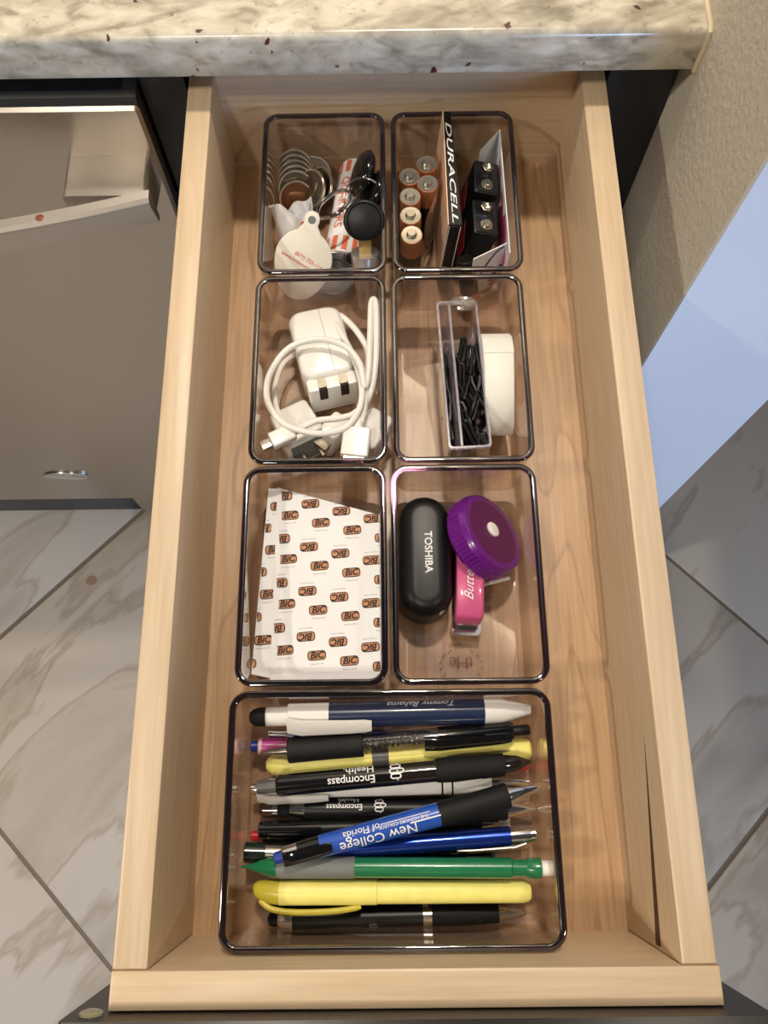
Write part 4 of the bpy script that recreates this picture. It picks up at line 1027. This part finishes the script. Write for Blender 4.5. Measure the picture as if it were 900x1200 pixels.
# white round tag leaning on the tray wall
tm_ = zframe((-61.9, 400.6, 36.8), (0.02, -.727, .687), (1, 0.0, 0.0)) @ Matrix.Rotation(math.radians(-16), 4, 'Z')
t = thing('plastic_tag', 'round cream plastic tag with red telephone number', 'tag', M=tm_)
out = []
for k in range(41): a = math.radians(114) + math.radians(312) * k / 40; out.append((18.7 * math.cos(a), (18.7 if math.sin(a) > 0 else 27.0) * math.sin(a)))
out += [(4.6, 22), (5.0, 25)] + [(5.0 * math.cos(math.radians(a)), 25.5 + 5.0 * math.sin(math.radians(a))) for a in (20, 55, 90, 125, 160)] + [(-5.0, 25), (-4.6, 22)]
obj('disc', B().prism(out, -1.2, 1.2, .6), 'cream_plastic', t, angle=50)
obj('eyelet', B().at(Matrix.Translation((0, 25, 1.15))).lathe([(0, 2.6), (.15, 2.5), (.15, .1)], 20, 'z'), 'grey_grip', t)
txm = Matrix.Rotation(math.radians(-17), 4, 'Z')
obj('lettering', flat(text2d('(877) 755-1166', 3.5, 0, .03), txm @ Matrix.Translation((4.2, .8, 1.3))), 'ink_red', t, flat=True)
obj('lettering', flat(text2d('www.hideaway', 3.5, 0, .03), txm @ Matrix.Translation((-3.6, -3.4, 1.3))), 'ink_red', t, flat=True)
tab_ = obj('clear_link', B().prism(rrect(-3.6, 3.6, 27, 40, 1.2, 3), -.6, .6, .2), 'case_clear', t)
# dark disc behind it
dm = zframe((-43.5, 401, 17.5), (.1, -.80, .58))
t = thing('round_fob', 'dark grey round fob behind the cream tag', 'fob', M=dm)
obj('disc', B().lathe([(-2.4, 14.5), (-1.6, 16), (1.6, 16), (2.4, 14.5), (2.4, 12), (1.9, 11.5), (1.9, .3)], 40, 'z'), 'grey_plastic', t)
obj('edge_band', B().lathe([(-1.0, 16.0), (-.8, 16.25), (.8, 16.25), (1.0, 16.0)], 40, 'z', False), 'nickel', t)
# split ring
t = thing('split_ring', 'double steel split ring lying across the coin roll', 'key ring', M=zframe((-41.8, 434, 48), (-.45, .25, .85)))
sp = [(12.6 * math.cos(2 * PI * i / 40), 12.6 * math.sin(2 * PI * i / 40), 1.9 * i / 80 - .9) for i in range(81)]
obj('wire', B().tube(sp, .95, 8), 'chrome', t)
# two black fobs on a thin ring
def fob(label, c, n, r, th):
    t = thing('key_fob', label, 'key fob', M=zframe(c, n, (0, 1, 0)))
    obj('shell', B().lathe([(-th, .3), (-th, r * .45), (-th * .82, r * .78), (-th * .4, r * .96), (0, r), (th * .4, r * .96), (th * .82, r * .78), (th, r * .45), (th, .3)], 36, 'z'), 'black_gloss', t, angle=60)
    obj('seam', B().lathe([(-.35, r - .3), (-.3, r + .12), (.3, r + .12), (.35, r - .3)], 36, 'z', False), 'black_soft', t)
    return t
fob('glossy black oval fob, the larger of two on a thin ring', (-23.6, 462.0, 42), (-.90, .10, .42), 16.6, 5.6)
fob('glossy black oval fob, the smaller of two on a thin ring', (-15.9, 450.5, 37), (-.93, .12, .34), 16.4, 4.4)
t = thing('wire_ring', 'thin steel wire ring through the black fobs', 'key ring', M=zframe((-22.5, 440, 45.5), (.1, -.60, .80)))
obj('wire', B().tube([(12.8 * math.cos(2 * PI * i / 48), 12.8 * math.sin(2 * PI * i / 48), 0) for i in range(48)], .55, 7, closed=True), 'chrome', t)
# chrome lock cylinder with its key
ax = Vector((-.01, 21.5, 43)).normalized()
lm = zframe((-21.6, 384.6, 5.5), ax, (1, 0, 0))
t = thing('lock_cylinder', 'stepped chrome lock cylinder standing against the tray wall', 'lock', M=lm)
obj('barrel', B().lathe([(0, 5.2), (.6, 6.0), (14, 6.2), (14.4, 7.8), (18.5, 7.8), (19, 8.6), (38, 9.4), (39.4, 9.0), (39.6, 3)], 36, 'z'), 'lock_metal', t)
obj('collar', B().lathe([(24, 9.2), (24.3, 9.7), (25.5, 9.7), (25.8, 9.2)], 36, 'z', False), 'nickel', t)
km = zframe(lm @ Vector((0, 0, 39.8)), ax, (1, 0, 0))
kh = thing('key', 'black-headed key standing in the chrome lock', 'key', M=km)
obj('blade', B().box(-4, 4, -1.1, 1.1, -8, 9.4), 'gold_metal', kh)
hm = Matrix.Translation((0, 1.5, 20)) @ Matrix.Rotation(math.radians(64), 4, 'X')
obj('head', B().at(hm).prism(circle(0, 0, 13.2, 36, 12.4), -3, 3, 1.4), 'black_satin', kh, angle=50)
obj('head_rim', B().at(hm).loft([[(x * s, y * s, z) for x, y in circle(0, 0, 11, 36)] for s, z in ((1, 2.9), (1, 3.5), (.93, 3.5), (.93, 2.9))], closed=True), 'black_gloss', kh)
t = thing('brass_key', 'short brass key blade beside the chrome lock', 'key', M=zframe((-13.6, 404, 30), (.1, .35, .8), (0, 1, 0)))
obj('blade', B().prism([(-2.5, -12), (2.5, -12), (3, 8), (-1, 12), (-3, 6)], -.9, .9, .2), 'gold_metal', t)
obj('bow', B().at(Matrix.Translation((0, 15, 0))).prism(circle(0, 0, 6, 24), -1.4, 1.4, .5), 'black_satin', t)
